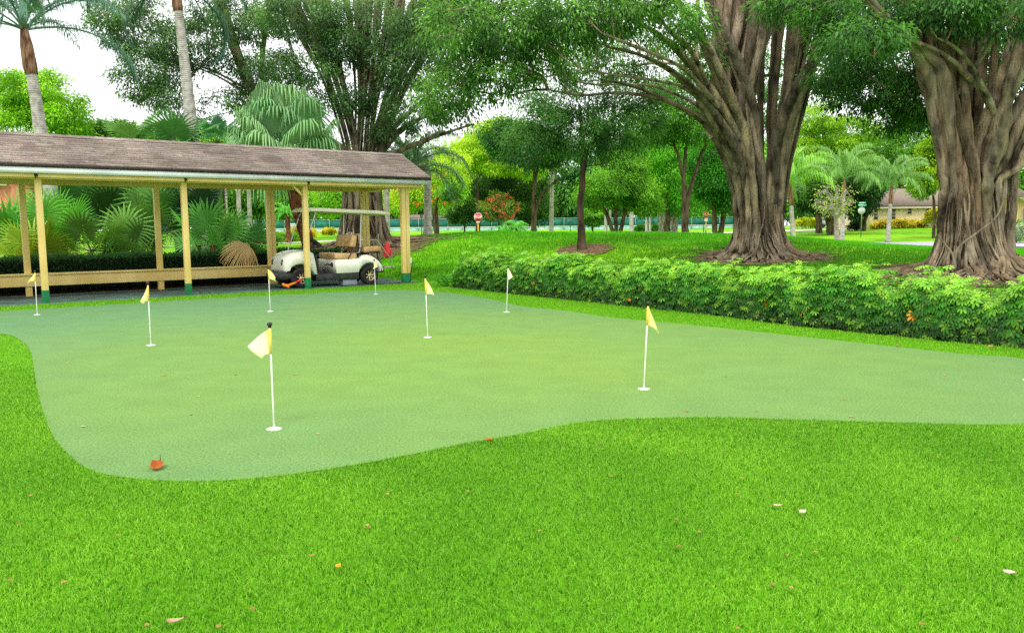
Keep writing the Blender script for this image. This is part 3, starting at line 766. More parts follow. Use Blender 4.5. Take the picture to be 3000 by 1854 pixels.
# wheels
def wheel(x, y, s):
    w = thing('wheel', (0, 0, 0), None, None); w.parent = cart; w.location = (x, y, TYR - .006)
    prof = [(.135, -.09), (.17, -.105), (.215, -.108), (.238, -.095), (.252, -.055), (.254, 0), (.252, .055), (.238, .095), (.215, .108), (.17, .105), (.135, .09)]
    MB().lathe(prof, (0, 0, 0), 'y', 36, caps=False).build('tyre', M['rubber'], w, local=True, smooth=True)
    mb = MB(); yo = s * .07
    prof2 = [(.137, s * .10), (.128, s * .085), (.122, s * .03), (.10, s * .02), (.001, s * .02)]
    mb.lathe(prof2, (0, 0, 0), 'y', 28, caps=False)
    mb.build('rim', M['rim'], w, local=True, smooth=False)
    mb = MB().lathe([(.001, s * .075), (.045, s * .075), (.05, s * .05), (.05, s * .02)], (0, 0, 0), 'y', 16)
    for k in range(7):
        a = k * 2 * PI / 7 + .3
        d = np.array([math.cos(a), 0, math.sin(a)]); t = np.array([-d[2], 0, d[0]])
        c = d * .083; c[1] = s * .055
        mb.box(c, (.085, .035, .03), R=np.stack([d, np.array([0, 1, 0]), t], 1))
    mb.build('wheel_spider', M['rim'], w, local=True)
    MB().lathe([(.001, s * .03), (.121, s * .03)], (0, 0, 0), 'y', 20).build('brake_drum', M['dark_metal'], w, local=True)
    return w
for x, s in ((0, 1), (WB, 1), (0, -1), (WB, -1)):
    wheel(x, s * (HWID + .0), s)

def c2w(x, y, z):
    return np.array([org[0] + math.cos(crz) * x - math.sin(crz) * y, org[1] + math.sin(crz) * x + math.cos(crz) * y, z])
# charger on the floor and its cable
p = gnd(1020, 836)
ch = thing('charger_box', (p[0], p[1], 0.006), 'grey battery charger box on the floor under the golf cart', 'charger', rz=crz)
MB().bbox((0, 0, .085), (.40, .26, .15), .012).build('case', M['grey_box'], ch, local=True)
MB().bbox((.02, .05, .18), (.12, .03, .05), .01).build('handle', M['black_plastic'], ch, local=True)
plug = c2w(1.02, NS * .36, .56)
mb = MB().tube([c2w(.985, NS * .36, .56), c2w(1.05, NS * .37, .565), c2w(1.14, NS * .37, .585)], [.03, .024, .022], 8)
cb_ = thing('charging_cable', (p[0], p[1], 0), 'black charging cable from the cart seat box down to the grey charger', 'cable')
mb.build('handle_plug', M['black_plastic'], cb_)
e = np.array([p[0], p[1], .02])
path = [c2w(1.14, NS * .37, .585), c2w(1.20, NS * .40, .52), c2w(1.17, NS * .52, .36), c2w(1.08, NS * .68, .18), c2w(.95, NS * .74, .03), c2w(.7, NS * .70, .02), c2w(.62, NS * .55, .02), e + [-.15, -.1, 0]]
MB().tube(catmull(path, 6), .009, 6).build('cord', M['black_plastic'], cb_)
q0 = cport(8.76 + .155, -.04, .60)
path = [q0, q0 + [0.04, -.03, -.08], cport(8.76 + .1, -.08, .3), cport(8.76 + .06, -.09, .03), cport(8.5, -.02, .015), cport(8.1, .02, .015), cport(7.7, -.03, .015), cport(7.2, .12, .015), np.array([p[0] + .2, p[1] + .1, .02])]
tag(MB().tube(catmull(path, 6), .009, 6).build('power_cord', M['black_plastic'], None, loc=q0), 'black power cord from the socket on the end post to the charger', 'cord')
# wheel clamp
a_, b_ = c2w(WB + .03, NS * .655, .235), gnd(842, 843, .03)
wc = thing('wheel_clamp', (b_[0], b_[1], 0.006), 'orange and red wheel clamp locked on the front wheel of the cart', 'wheel clamp')
d = unit(a_ - b_); m1 = b_ + (a_ - b_) * .62
mb = MB().tube([b_ + [0, 0, .05], m1], [.035, .03], 6)
mb.tube([b_ + [-.10, .02, .075], b_ + [.02, -.02, .045], b_ + [.05, -.02, .0]], [.04, .045, .03], 6)
mb.tube([b_ + [-.12, 0, .11], b_ + [-.06, 0, .03]], .03, 6)
mb.build('arm', M['orange'], wc)
MB().tube([m1, a_], [.034, .026], 8).build('lock_bar', M['red'], wc)
# red paddle hanging behind the cart
c = at(1134.5, 731, rw[1] + .45)
pts = []
for t in np.linspace(0, 2 * PI, 24, endpoint=False):
    zz = math.cos(t); w = .098 * math.sin(t) * (1 - .38 * zz); pts.append((w, 0, .225 * zz))
P = np.array(pts); n = len(P)
mb = MB(); V = np.concatenate([P + [0, -.012, 0], P + [0, .012, 0], P * .8 + [0, -.03, 0], P * .8 + [0, .03, 0]])
qs = [[k, (k + 1) % n, n + (k + 1) % n, n + k] for k in range(n)] + [[2 * n + k, 2 * n + (k + 1) % n, (k + 1) % n, k] for k in range(n)] + [[n + k, n + (k + 1) % n, 3 * n + (k + 1) % n, 3 * n + k] for k in range(n)]
mb.add(V, quads=qs, ngons=[list(range(2 * n, 3 * n))[::-1], list(range(3 * n, 4 * n))])
rp = mb.build('red_bag', M['red'], None, local=True); rp.location = c
tag(rp, 'red teardrop shaped bag hanging on the rack behind the golf cart', 'bag')

# ================================================================== PUTTING FLAGS
M['flag_cloth'] = mat_leaf('flag_cloth', trans=0.35, rough=0.8, spec=0.1)
M['pole_white'] = mat_plain('white_fibreglass', (232, 232, 224), rough=0.4)
M['cup_white'] = mat_plain('cup_white', (240, 240, 236), rough=0.5)
CR_, YE_ = np.array([.93, .90, .66]), np.array([.90, .76, .20])
FL = [ # base, top, flag corners: pole-top, pole-bottom, outer-top, outer-bottom, colour, label
 ((803, 1256), (790, 955), (789, 963), (796, 1036), (728, 1013), (766, 1051), CR_, YE_, 'nearest cream flag with yellow hem on its white pole, beside the orange leaf'),
 ((1886, 1139), (1899, 892), (1898, 897), (1895, 952), (1928, 974), (1930, 977), YE_ * [1, 1.1, 1.6], YE_, 'half yellow pennant on the leaning pole at the right of the green'),
 ((1253, 988), (1246, 812), (1244, 818), (1249, 863), (1273, 865), (1274, 867), YE_ * [1.05, 1.12, 2.2], YE_, 'yellow pennant in the middle of the green pointing right in front of the carport end'),
 ((442, 1011), (433, 832), (435, 836), (438, 881), (414, 882), (421, 891), np.array([.88, .82, .42]), YE_ * .9, 'pale yellow flag at left hanging down in front of the carport rail'),
 ((792, 912), (786, 787), (785, 789), (787, 818), (808, 814), (808, 825), YE_ * [1, 1.1, 1.9], YE_, 'yellow flag by the front wheel of the golf cart'),
 ((1484, 914), (1489, 784), (1487, 787), (1486, 818), (1502, 811), (1489, 821), CR_, CR_, 'cream kite shaped flag against the leafy hedge'),
 ((109, 922), (102, 797), (103, 799), (108, 823), (82, 828), (83, 830), YE_ * [1, 1.1, 1.7], YE_, 'yellow flag at the far left edge in front of the first carport post'),
 ((1101, 862), (1096, 764), (1099, 760), (1099, 784), (1107, 781), (1092, 789), np.array([.90, .86, .52]), YE_, 'farthest limp cream flag beside the rear wheel of the golf cart'),
 ((3016, 1113), (3030, 872), (3029, 876), (3026, 930), (3060, 950), (3062, 955), YE_ * [1, 1.1, 1.6], YE_, 'white cup disc cut by the right edge of the picture'),
]
for base, top, pt, pb, ot, ob, c1, c2, lab in FL:
    B = gnd(*base); T = at(top[0], top[1], B[1])
    f = thing('putting_flag', B, lab, 'golf flag', 'yellow practice flags on the putting green')
    MB().tube([B + [0, 0, -.01], B * .75 + T * .25, B * .5 + T * .5, T], .0068, 10).build('pole', M['pole_white'], f, smooth=True)
    MB().lathe([(.001, -.012), (.012, -.012), (.013, .002), (.020, .008), (.021, .018), (.014, .027), (.001, .03)], T, 'z', 14).build('knob', M['dark_metal'], f, smooth=True)
    MB().lathe([(.001, .0035), (.054, .0035), (.056, .002), (.056, .0)], B, 'z', 28).build('cup_disc', M['cup_white'], f)
    dv = -.05
    A0, A1 = at(*pt, B[1]), at(*pb, B[1])
    O0, O1 = at(*ot, B[1] + dv), at(*ob, B[1] + dv)
    nu, nv = 9, 9; mb = MB(); V = []; C = []
    # hem follows the pole
    A0 = B + (T - B) * np.clip((A0[2] - B[2]) / (T[2] - B[2]), 0, .985); A1 = B + (T - B) * (A1[2] - B[2]) / (T[2] - B[2])
    w = np.linalg.norm(O0 - A0)
    for a in range(nu):
        u = a / (nu - 1)
        for b__ in range(nv):
            v = b__ / (nv - 1)
            Pp = (A0 * (1 - v) + A1 * v) * (1 - u) + (O0 * (1 - v) + O1 * v) * u
            Pp = Pp + np.array([0, 1, 0]) * (.16 * w * math.sin(u * 4.0 + v * 2.5) * u) + np.array([0, 0, 1]) * (.07 * w * math.sin(PI * u))
            V.append(Pp); C.append(np.asarray(c2) if u < .13 else np.asarray(c1) * (0.97 + .05 * math.sin(3 * v + 4 * u)))
    qs = [[a * nv + k, a * nv + k + 1, (a + 1) * nv + k + 1, (a + 1) * nv + k] for a in range(nu - 1) for k in range(nv - 1)]
    fo = mb.add(V, quads=qs, col=np.clip(np.array(C), 0, .95)).build('flag', M['flag_cloth'], f, smooth=True)
    MB().tube([A0, A0 * .5 + A1 * .5, A1], .011, 8, col=np.asarray(c2)).build('hem', M['flag_cloth'], fo, smooth=True)

# ================================================================== FALLEN LEAVES
def fallen(px, py, length, color, label, name='fallen_leaf', curl=.25, group=None, lift=0.0, big=False):
    B = gnd(px, py, .0 + lift)
    a = rng.uniform(0, 2 * PI); mb = MB(); n = 9
    d = np.array([math.cos(a), math.sin(a), 0]); s = np.array([-d[1], d[0], 0])
    V = []; C = []; base = np.asarray(color)
    for k in range(n):
        t = k / (n - 1); w = length * .30 * math.sin(PI * t ** .85) ** .8 + .0005
        for e_ in (-1, 0, 1):
            z = curl * length * ((abs(e_)) * .45 + (t - .5) ** 2 * 1.6) * (1 + .4 * math.sin(5 * t + e_)) + .003
            V.append(B + d * length * (t - .5) + s * w * e_ + [0, 0, z]); C.append(base * (1.0 if e_ else .7) * rng.uniform(.85, 1.1))
    qs = [[3 * k + e_, 3 * k + e_ + 1, 3 * k + e_ + 4, 3 * k + e_ + 3] for k in range(n - 1) for e_ in (0, 1)]
    mb.add(V, quads=qs, col=np.array(C))
    st = [B + d * length * .48 + [0, 0, .4 * curl * length + .004], B + d * length * .62 + [0, 0, .5 * curl * length], B + d * length * .78 + s * .1 * length + [0, 0, .65 * curl * length]]
    mb.tube(st, [length * .02, length * .015, length * .008], 5, col=base * .5)
    return tag(mb.build(name, M['dry'], None, loc=B), label, 'leaf', group)
# the big curled orange leaf
B = gnd(462, 1372)
mb = MB(); n = 12; V = []; C = []
d = unit(gnd(478, 1346)[:2] - gnd(452, 1378)[:2]); d = np.array([d[0], d[1], 0]); s = np.array([-d[1], d[0], 0]); Lf = .135
for k in range(n):
    t = k / (n - 1); w = .052 * (math.sin(PI * min(t * 1.02, 1)) ** .75) * (1 + .18 * math.sin(9 * t)) + .001
    for e_ in (-1, -.5, 0, .5, 1):
        z = .012 + .030 * abs(e_) ** 1.4 * math.sin(PI * t) + .05 * (t - .35) ** 2 + .01 * math.sin(7 * t + 3 * e_)
        V.append(B + d * Lf * (t - .5) + s * w * e_ * .8 + [0, 0, z])
        C.append(lin((176, 92, 44)) * (1.15 if abs(e_) < .1 else rng.uniform(.75, 1.05)))
qs = [[5 * k + j, 5 * k + j + 1, 5 * k + j + 6, 5 * k + j + 5] for k in range(n - 1) for j in range(4)]
mb.add(V, quads=qs, col=np.array(C))
mb.tube([B + d * Lf * .48 + [0, 0, .018], B + d * Lf * .62 + [0, 0, .035], B + d * Lf * .80 + s * .006 + [0, 0, .06]], [.003, .0025, .0018], 6, col=lin((70, 40, 22)))
tag(mb.build('fallen_leaf', M['dry'], None, loc=B), 'large curled orange leaf lying near the front edge of the green', 'leaf')
tag(None, None) if False else None
fallen(514, 1822, .06, lin((206, 170, 140)), 'pale pinkish dry leaf lying at the bottom edge of the turf', lift=.022)
fallen(582, 1163, .035, lin((222, 214, 196)), 'thin whitish leaf left of the nearest flag on the green')
fallen(2903, 1018, .09, lin((206, 152, 100)), 'tan leaf on the fringe below the right end of the leafy hedge', lift=.022)
fallen(480, 1101, .045, lin((206, 156, 84)), 'small tan leaf between the left flag and the nearest flag')
fallen(1432, 1290, .07, lin((214, 116, 40)), 'small orange leaf on the turf edge in the middle of the picture', lift=.02)
fallen(2279, 1483, .05, lin((222, 196, 176)), 'left one of two pale leaves side by side on the right turf', lift=.022)
fallen(2350, 1502, .055, lin((226, 200, 184)), 'right one of two pale leaves side by side on the right turf', lift=.022)
fallen(2957, 1680, .055, lin((222, 200, 180)), 'pale leaf near the lower right corner of the turf', lift=.022)
fallen(990, 1661, .04, lin((224, 170, 50)), 'yellow leaf on the turf right below the nearest flag', lift=.02)
fallen(2630, 1014, .07, lin((160, 120, 84)), 'brown leaf on the fringe edge under the right part of the hedge', lift=.01)
for px, py in [(2203, 987), (1756, 951), (2474, 1170), (1792, 1118), (2768, 1100), (268, 1066), (197, 1064), (985, 999), (1420, 985), (1240, 1010), (1033, 1067), (245, 1250), (866, 1098), (931, 1272), (560, 1215), (1530, 908), (1640, 935), (2218, 1205), (2495, 1222), (2910, 1058), (2380, 1028), (2125, 1104), (1800, 925), (900, 925), (690, 1098), (330, 938), (1342, 1123), (2010, 1205), (655, 985), (1150, 905)]:
    fallen(px, py, rng.uniform(.025, .05), lin((214, 190, 140)) * rng.uniform(.55, 1.1), 'tiny dry leaf fragment lying flat on the putting green', curl=.1, group='leaf fragments on the putting green')
for px, py in [(1836, 1257), (1863, 1271), (1757, 1300), (1650, 1301), (1995, 1322), (2385, 1249), (2174, 1402), (1790, 1396), (2159, 1446), (1981, 1522), (2049, 1559), (1989, 1601), (2305, 1627), (2391, 1618), (2265, 1714), (2318, 1723), (2161, 1841), (2700, 1830), (1370, 1440), (1580, 1555), (1135, 1448), (1075, 1540), (810, 1607), (914, 1628), (740, 1785), (345, 1568), (280, 1444), (55, 1536), (90, 1453), (188, 1706), (3, 1812) if False else (30, 1700), (430, 1832), (640, 1836), (1080, 1545), (2905, 1350), (2800, 1580)]:
    fallen(px, py, rng.uniform(.018, .034), lin((206, 160, 96)) * rng.uniform(.5, 1.0), 'small dried brown leaf caught in the bright green turf', curl=.15, group='dried leaves caught in the turf', lift=.02)
for x, y in [(-2.4, .35), (-1.0, .9), (.7, .5), (1.6, .25), (2.45, .22), (3.3, .35), (3.45, .2), (4.2, .4), (4.9, .25), (3.9, 1.1)]:
    q = cport(x, y, .006); mbq = None
    o = fallen(1500, 1200, rng.uniform(.05, .09), lin((92, 52, 30)) * rng.uniform(.4, 1.2), 'dark brown leaf lying on the carport floor', curl=.2, group='brown leaves on the carport floor'); o.location = q

# ================================================================== PLANT BUILDERS
def curve_pts(a, b, bow=0.0, n=8, jit=0.0):
    a = np.asarray(a, float); b = np.asarray(b, float); t = np.linspace(0, 1, n)[:, None]
    L = np.linalg.norm(b - a)
    P = a + (b - a) * t + np.array([0, 0, 1.0]) * bow * L * np.sin(PI * t)
    if jit: P[1:-1] += rng.normal(0, jit * L / n, (n - 2, 3))
    return P

class Skel:
    """branch skeleton: every tip joins the nearest and most central node"""
    def __init__(self):
        self.p = []; self.par = []; self.ln = []; self.br = []
    def path(self, pts, parent=-1, rmin=None):
        ids = [] if parent < 0 else [parent]
        for q in pts:
            l = 0.0 if not self.p or parent < 0 else self.ln[parent] + float(np.linalg.norm(np.asarray(q) - self.p[parent]))
            self.p.append(np.asarray(q, float)); self.par.append(parent); self.ln.append(l)
            parent = len(self.p) - 1; ids.append(parent)
        self.br.append((ids, rmin)); return parent
    def grow(self, tips, k=0.35, seg=0.7, bow=0.06, jit=0.25, maxstart=None):
        c = self.p[-1] if maxstart is None else maxstart
        order = np.argsort(np.linalg.norm(tips - np.asarray(c), axis=1))
        for i in order:
            t = tips[i]; P = np.array(self.p); L = np.array(self.ln)
            d = np.linalg.norm(P - t, axis=1)
            cost = d + k * L + 2.0 * np.maximum(0, P[:, 2] - t[2] - 0.3)
            j = int(np.argmin(cost)); n = max(2, int(d[j] / seg) + 1)
            pts = curve_pts(P[j], t, bow, n + 1, jit)[1:]
            self.path(pts, j)
    def radii(self, r0, expo=2.3, cap=None):
        n = len(self.p); kids = np.zeros(n); tips = np.zeros(n)
        for i in range(n):
            if self.par[i] >= 0: kids[self.par[i]] += 1
        tips[kids == 0] = 1
        for i in range(n - 1, -1, -1):
            if self.par[i] >= 0: tips[self.par[i]] += tips[i]
        r = r0 * np.maximum(tips, 1) ** (1 / expo)
        return np.minimum(r, cap) if cap else r
    def mesh(self, mb, r0, expo=2.3, cap=None, sides=6, lump=0.06, tint=None):
        r = self.radii(r0, expo, cap); P = np.array(self.p)
        for ids, rmin in self.br:
            if len(ids) < 2: continue
            rr = r[ids].copy()
            if ids and self.par[ids[1] if len(ids) > 1 else 0] == ids[0] and rr[0] > rr[1] * 1.3: rr[0] = rr[1] * 1.15
            if rmin is not None: rr = np.maximum(rr, np.linspace(rmin[0], rmin[1], len(rr)))
            mb.tube(P[ids], rr, sides if rr[0] > 0.04 else 5, caps=False, lump=lump, col=tint)

def blob_points(blobs, n, shell=0.55):
    """random points in a union of ellipsoids, more of them near the skin"""
    vol = np.array([b[1][0] * b[1][1] * b[1][2] for b in blobs]) ** 0.75; pick = rng.choice(len(blobs), n, p=vol / vol.sum())
    c = np.array([b[0] for b in blobs])[pick]; r = np.array([b[1] for b in blobs])[pick]
    u = rdirs(n); m = (shell ** 3 + (1 - shell ** 3) * rng.uniform(0, 1, n)) ** (1 / 3)
    return c + u * r * m[:, None], u

def foliage(mb, centres, outward, per, rad, L, cols, flat=0.7, droop=0.25, hang=0.3, wr=0.45, tone=0.30, topcol=None, zr=None):
    """clumps of single leaves; cols=(dark, light)"""
    n = len(centres); N = n * per
    C = np.repeat(centres, per, 0); O = np.repeat(outward, per, 0)
    u = rdirs(N) * (rng.uniform(0, 1, N) ** 0.5)[:, None] * np.array([1, 1, flat])
    R = np.repeat(rad * rng.uniform(0.6, 1.35, n), per)
    P = C + u * R[:, None]
    D = unit(u + 0.5 * O + rng.normal(0, 0.45, (N, 3)) + np.array([0, 0, -hang]))
    Nn = unit(rng.normal(0, 0.55, (N, 3)) + np.array([0, 0, 1.0]) + 0.35 * O)
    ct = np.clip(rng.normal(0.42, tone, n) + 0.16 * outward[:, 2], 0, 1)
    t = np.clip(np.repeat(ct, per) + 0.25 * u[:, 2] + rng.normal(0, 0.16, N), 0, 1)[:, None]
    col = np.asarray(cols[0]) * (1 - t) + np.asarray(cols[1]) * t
    Ls = L * rng.uniform(0.65, 1.25, N)
    mb.leaves(P, D, Nn, Ls, Ls * wr * rng.uniform(.8, 1.2, N), col, droop)

def ring_roots(mb, c, r0, n, rmin, rmax, rad, tint=None, a0=0.0, a1=2 * PI):
    for k in range(n):
        a = rng.uniform(a0, a1); R = rng.uniform(rmin, rmax); pts = []; m = 9; w = rng.normal(0, .25)
        for t in np.linspace(0, 1, m):
            aa = a + w * t + .12 * math.sin(7 * t + k); rr = r0 * .7 + (R - r0 * .7) * t
            x, y = c[0] + rr * math.cos(aa), c[1] + rr * math.sin(aa)
            pts.append((x, y, tz(x, y) + .03 + .28 * (1 - t) ** 4 * rng.uniform(.8, 1.3)))
        mb.tube(pts, rad * rng.uniform(.5, 1.2) * np.linspace(1.0, .25, m), 5, caps=False, lump=.1, col=tint)

def px_blobs(lst):
    out = []
    for px, py, Y, rx, rz, ry in lst:
        out.append((at(px, py, Y), np.array([rx / F * Y, ry, rz / F * Y])))
    return out
def tree(name, base, label, cat='tree', group=None):
    return thing(name, base, label, cat, group)

def simple_tree(name, label, base, trunk, r_base, r_top, blobs, ntips, per, rad, L, cols, bark='bark_dark', cat='tree', group=None, r0=.012, leaf='leaf', extra=0, shell=.5, k=.35, hang=.3, flat=.7, wr=.45, tone=.30, stems=None, cap=None):
    """trunk polyline(s), branch skeleton to every clump, leafy crown"""
    root = tree(name, base, label, cat, group)
    sk = Skel()
    for st in (stems or [trunk]):
        P = catmull(np.array(st), 5); P[1:-1] += rng.normal(0, r_base * .12, (len(P) - 2, 3))
        sk.path(P, -1, (r_base, r_top))
    tips, out = blob_points(blobs, ntips, shell)
    sk.grow(tips, k)
    mb = MB(); sk.mesh(mb, r0, cap=cap or r_base)
    mb.build('trunk', M[bark], root, smooth=True)
    mb = MB()
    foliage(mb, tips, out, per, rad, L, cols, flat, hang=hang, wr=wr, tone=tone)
    if extra:
        t2, o2 = blob_points(blobs, extra, shell); foliage(mb, t2, o2, per, rad, L, cols, flat, hang=hang, wr=wr, tone=tone)
    mb.build('crown', M[leaf], root)
    return root

def fan_leaf(mb, hub, axis, nrm, R, col, nseg=34, spread=2.5, droop=.25, split=.45, petiole=None, pcol=None):
    """pleated fan: segments joined near the hub, free and drooping at the tips"""
    axis = unit(axis); nrm = unit(nrm - axis * np.dot(nrm, axis)); side = np.cross(nrm, axis)
    da = 2 * spread / nseg
    rs = np.array([.03, split, split + .27, 1.0])
    V = []; C = []; Q = []
    for i in range(nseg):
        a = -spread + (i + .5) * da
        Ls = R * (1 - .28 * (abs(a) / spread) ** 2) * rng.uniform(.92, 1.05)
        d = math.cos(a) * axis + math.sin(a) * side; t = -math.sin(a) * axis + math.cos(a) * side
        cup = nrm * .10
        hw = [math.tan(da / 2) * r * Ls for r in rs]; hw[2] = hw[1] * .72; hw[3] = .002
        tn = rng.uniform(.85, 1.12)
        k0 = len(V)
        for j, r in enumerate(rs):
            if droop > .6:
                r_ = r if r < .6 else .6 + (r - .6) * .42
                dr = 0.0 if r < .6 else (r - .55) ** 1.2 * droop * 1.5 * Ls * rng.uniform(.7, 1.25)
            else:
                r_ = r; dr = droop * max(0, r - .35) ** 2 * 2.2 * Ls * rng.uniform(.8, 1.25)
            p = hub + d * Ls * r_ + cup * Ls * r * (1 - r) * 2 + np.array([0, 0, -dr])
            V += [p - t * hw[j] - nrm * hw[j] * .5, p, p + t * hw[j] - nrm * hw[j] * .5]
            cc = np.asarray(col) * tn * (1.0 + .5 * (r > .9) + (.25 if r > .65 else 0))
            C += [cc, cc * 1.12, cc]
        for j in range(3):
            b = k0 + 3 * j; Q += [[b, b + 1, b + 4, b + 3], [b + 1, b + 2, b + 5, b + 4]]
    mb.add(V, quads=Q, col=np.array(C))
    if petiole is not None:
        P = curve_pts(petiole, hub, .06, 6); mb.tube(P, np.linspace(.022, .012, 6) * R / .9, 5, caps=False, col=np.asarray(pcol if pcol is not None else col) * 1.1)

def fan_palm(name, label, base, height, n, R, col, pet=0.7, trunk_r=.10, droop=.25, group=None, bark='palm_boots', up=(-.35, 1.25), nseg=34, colvar=.15, face=None, dead=0, spread=2.5, split=.45, lean=(0, 0), upright=.0):
    root = tree(name, base, label, 'palm', group)
    base = np.asarray(base, float); top = base + np.array([lean[0], lean[1], height])
    P = curve_pts(base - [0, 0, .1], top, 0, 8, .1)
    MB().tube(P, np.linspace(trunk_r * 1.15, trunk_r * .9, 8), 12, lump=.10).build('trunk', M[bark], root, smooth=True)
    mb = MB(); ga = 2.39996; a0 = rng.uniform(0, 6)
    for i in range(n):
        a = a0 + i * ga; el = up[0] + (up[1] - up[0]) * (i + .5) / n + rng.normal(0, .08)
        d = np.array([math.cos(a) * math.cos(el), math.sin(a) * math.cos(el), math.sin(el)])
        if face is not None: d = unit(d + np.asarray(face) * .4)
        hub = top + d * pet * rng.uniform(.8, 1.15); hub[2] -= .10 * pet * (1 - el)
        ax = unit(d + np.array([0, 0, -.35 + .1 * el])); nr = np.array([0, 0, 1.0]) + d * .6 + rng.normal(0, .25, 3)
        if upright:
            dh = unit(np.array([d[0], d[1], 0])); ax = unit(d * .75 + np.array([0, 0, upright * (.4 + max(el, -.2))])); nr = dh + np.array([0, 0, .35]) + rng.normal(0, .15, 3)
        c = np.asarray(col) * (1 + rng.normal(0, colvar)) * np.array([1 + rng.normal(0, .1), 1, 1])
        fan_leaf(mb, hub, ax, nr, R * rng.uniform(.85, 1.1), np.clip(c, .004, 1), nseg, spread, droop, split, top, col)
    for i in range(dead):
        a = rng.uniform(0, 2 * PI); d = np.array([math.cos(a), math.sin(a), -.9])
        fan_leaf(mb, top + unit(d) * pet * .6, d, np.array([math.cos(a), math.sin(a), .5]), R * .8, lin((150, 116, 78)), 22, 1.2, .1, .3, top)
    mb.build('crown', M['palm_leaf'], root)
    return root

def frond(mb, base, az, el, L, col, nl=46, leaflet=.55, arch=1.0, lw=.028, pcol=None, hang=.9):
    """feather frond: arching rachis with two rows of hanging leaflets"""
    h = np.array([math.cos(az), math.sin(az), 0]); t = np.linspace(0, 1, 22)
    ang = el - arch * 1.9 * t ** 1.5
    st = np.stack([np.cos(ang)[:, None] * h, ], 0)[0] + np.sin(ang)[:, None] * np.array([0, 0, 1.0])
    P = base + np.concatenate([[np.zeros(3)], np.cumsum((st[:-1] + st[1:]) / 2 * (L / 21), 0)])
    T = unit(np.gradient(P, axis=0)); sd = np.array([-h[1], h[0], 0])
    mb.tube(P, np.linspace(.032, .006, 22) * L / 3, 5, caps=False, col=np.asarray(pcol if pcol is not None else col) * 1.15)
    ts = np.linspace(.22, .99, nl); V = []; C = []; Q = []
    for s in (-1, 1):
        for tt in ts:
            x = tt * 21; i = min(int(x), 20); f = x - i
            p = P[i] * (1 - f) + P[i + 1] * f; tg = T[i]
            ll = leaflet * math.sin(PI * (.12 + .80 * tt)) ** .7 * rng.uniform(.85, 1.1)
            d0 = unit(.55 * tg + s * sd * .75 + np.array([0, 0, .35 + rng.normal(0, .22)]))
            m = p + d0 * ll * .45; e = m + unit(d0 * (1 - hang) + np.array([0, 0, -hang]) + .15 * tg + rng.normal(0, .08, 3)) * ll * .62
            w = unit(np.cross(d0, sd * s + tg)) * lw / 2
            k0 = len(V); V += [p - w * .6, p + w * .6, m + w, m - w, e + w * .15, e - w * .15]
            c = np.asarray(col) * rng.uniform(.75, 1.2); C += [c, c, c, c, c * 1.15, c * 1.15]
            Q += [[k0, k0 + 1, k0 + 2, k0 + 3], [k0 + 3, k0 + 2, k0 + 4, k0 + 5]]
    mb.add(V, quads=Q, col=np.array(C))

def feather_palm(name, label, pts, r0, r1, n, L, col, sheath=1.0, leaflet=.55, nl=46, group=None, els=(-.25, 1.35), trunk='palm_trunk', arch=1.0, lw=.028, shr=1.25, cat='palm', aim=None, hang=.9):
    base = np.asarray(pts[0], float); root = tree(name, base, label, cat, group)
    P = catmull(np.array(pts), 8); m = len(P)
    r = np.linspace(r0, r1, m); r[:4] *= np.array([1.35, 1.2, 1.1, 1.03])
    MB().tube(P, r, 14, lump=.02).build('trunk', M[trunk], root, smooth=True)
    top = P[-1]; d = unit(P[-1] - P[-4])
    if sheath:
        q = [top - d * .05, top + d * .12 * sheath, top + d * .5 * sheath, top + d * sheath]
        MB().tube(q, [r1 * 1.1, r1 * shr, r1 * shr * .9, r1 * .45], 12, lump=.05).build('leaf_sheath', M['palm_sheath'], root, smooth=True)
        top = top + d * sheath * .8
    mb = MB(); a0 = rng.uniform(0, 6)
    for i in range(n):
        az = a0 + i * 2.39996; u = (i + .5) / n; el = els[0] + (els[1] - els[0]) * u ** .8
        if aim is not None: az = aim[i % len(aim)] + rng.normal(0, .15)
        frond(mb, top, az, el, L * rng.uniform(.85, 1.08), col, nl, leaflet, arch * rng.uniform(.8, 1.15), lw, hang=hang)
    mb.build('crown', M['palm_leaf'], root)
    return root

# ================================================================== LEAFY HEDGE
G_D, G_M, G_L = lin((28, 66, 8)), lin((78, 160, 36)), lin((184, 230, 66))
hl = float(np.linalg.norm(HB - HA)) + 3.2
hroot = thing('leafy_hedge', (HA[0], HA[1], 0), 'bright green bushy hedge of finger leaved shrubs along the far side of the putting green', 'hedge')
nc = 11500; mb = MB()
s_ = rng.uniform(0, hl, nc); hgt = .70 + .09 * np.sin(s_ * 1.9) + .10 * np.sin(s_ * 4.7 + 1) + .07 * np.sin(s_ * 9.1)
hgt *= np.clip((s_ + .25) / .6, .3, 1)
v_ = rng.uniform(0, 1, nc); face = rng.uniform(0, 1, nc)
wdt = 1.0; dpt = np.where(face < .62, .02 + .16 * rng.uniform(0, 1, nc) ** 2, rng.uniform(0, wdt, nc))
zz = np.where(face < .62, hgt * v_ ** .9, hgt * (1 - .28 * rng.uniform(0, 1, nc) ** 2))
round_ = np.where(zz > hgt * .75, (zz / hgt - .75) * .5, 0)
dpt = np.maximum(dpt, round_ * .4) + .03 * np.sin(s_ * 6)
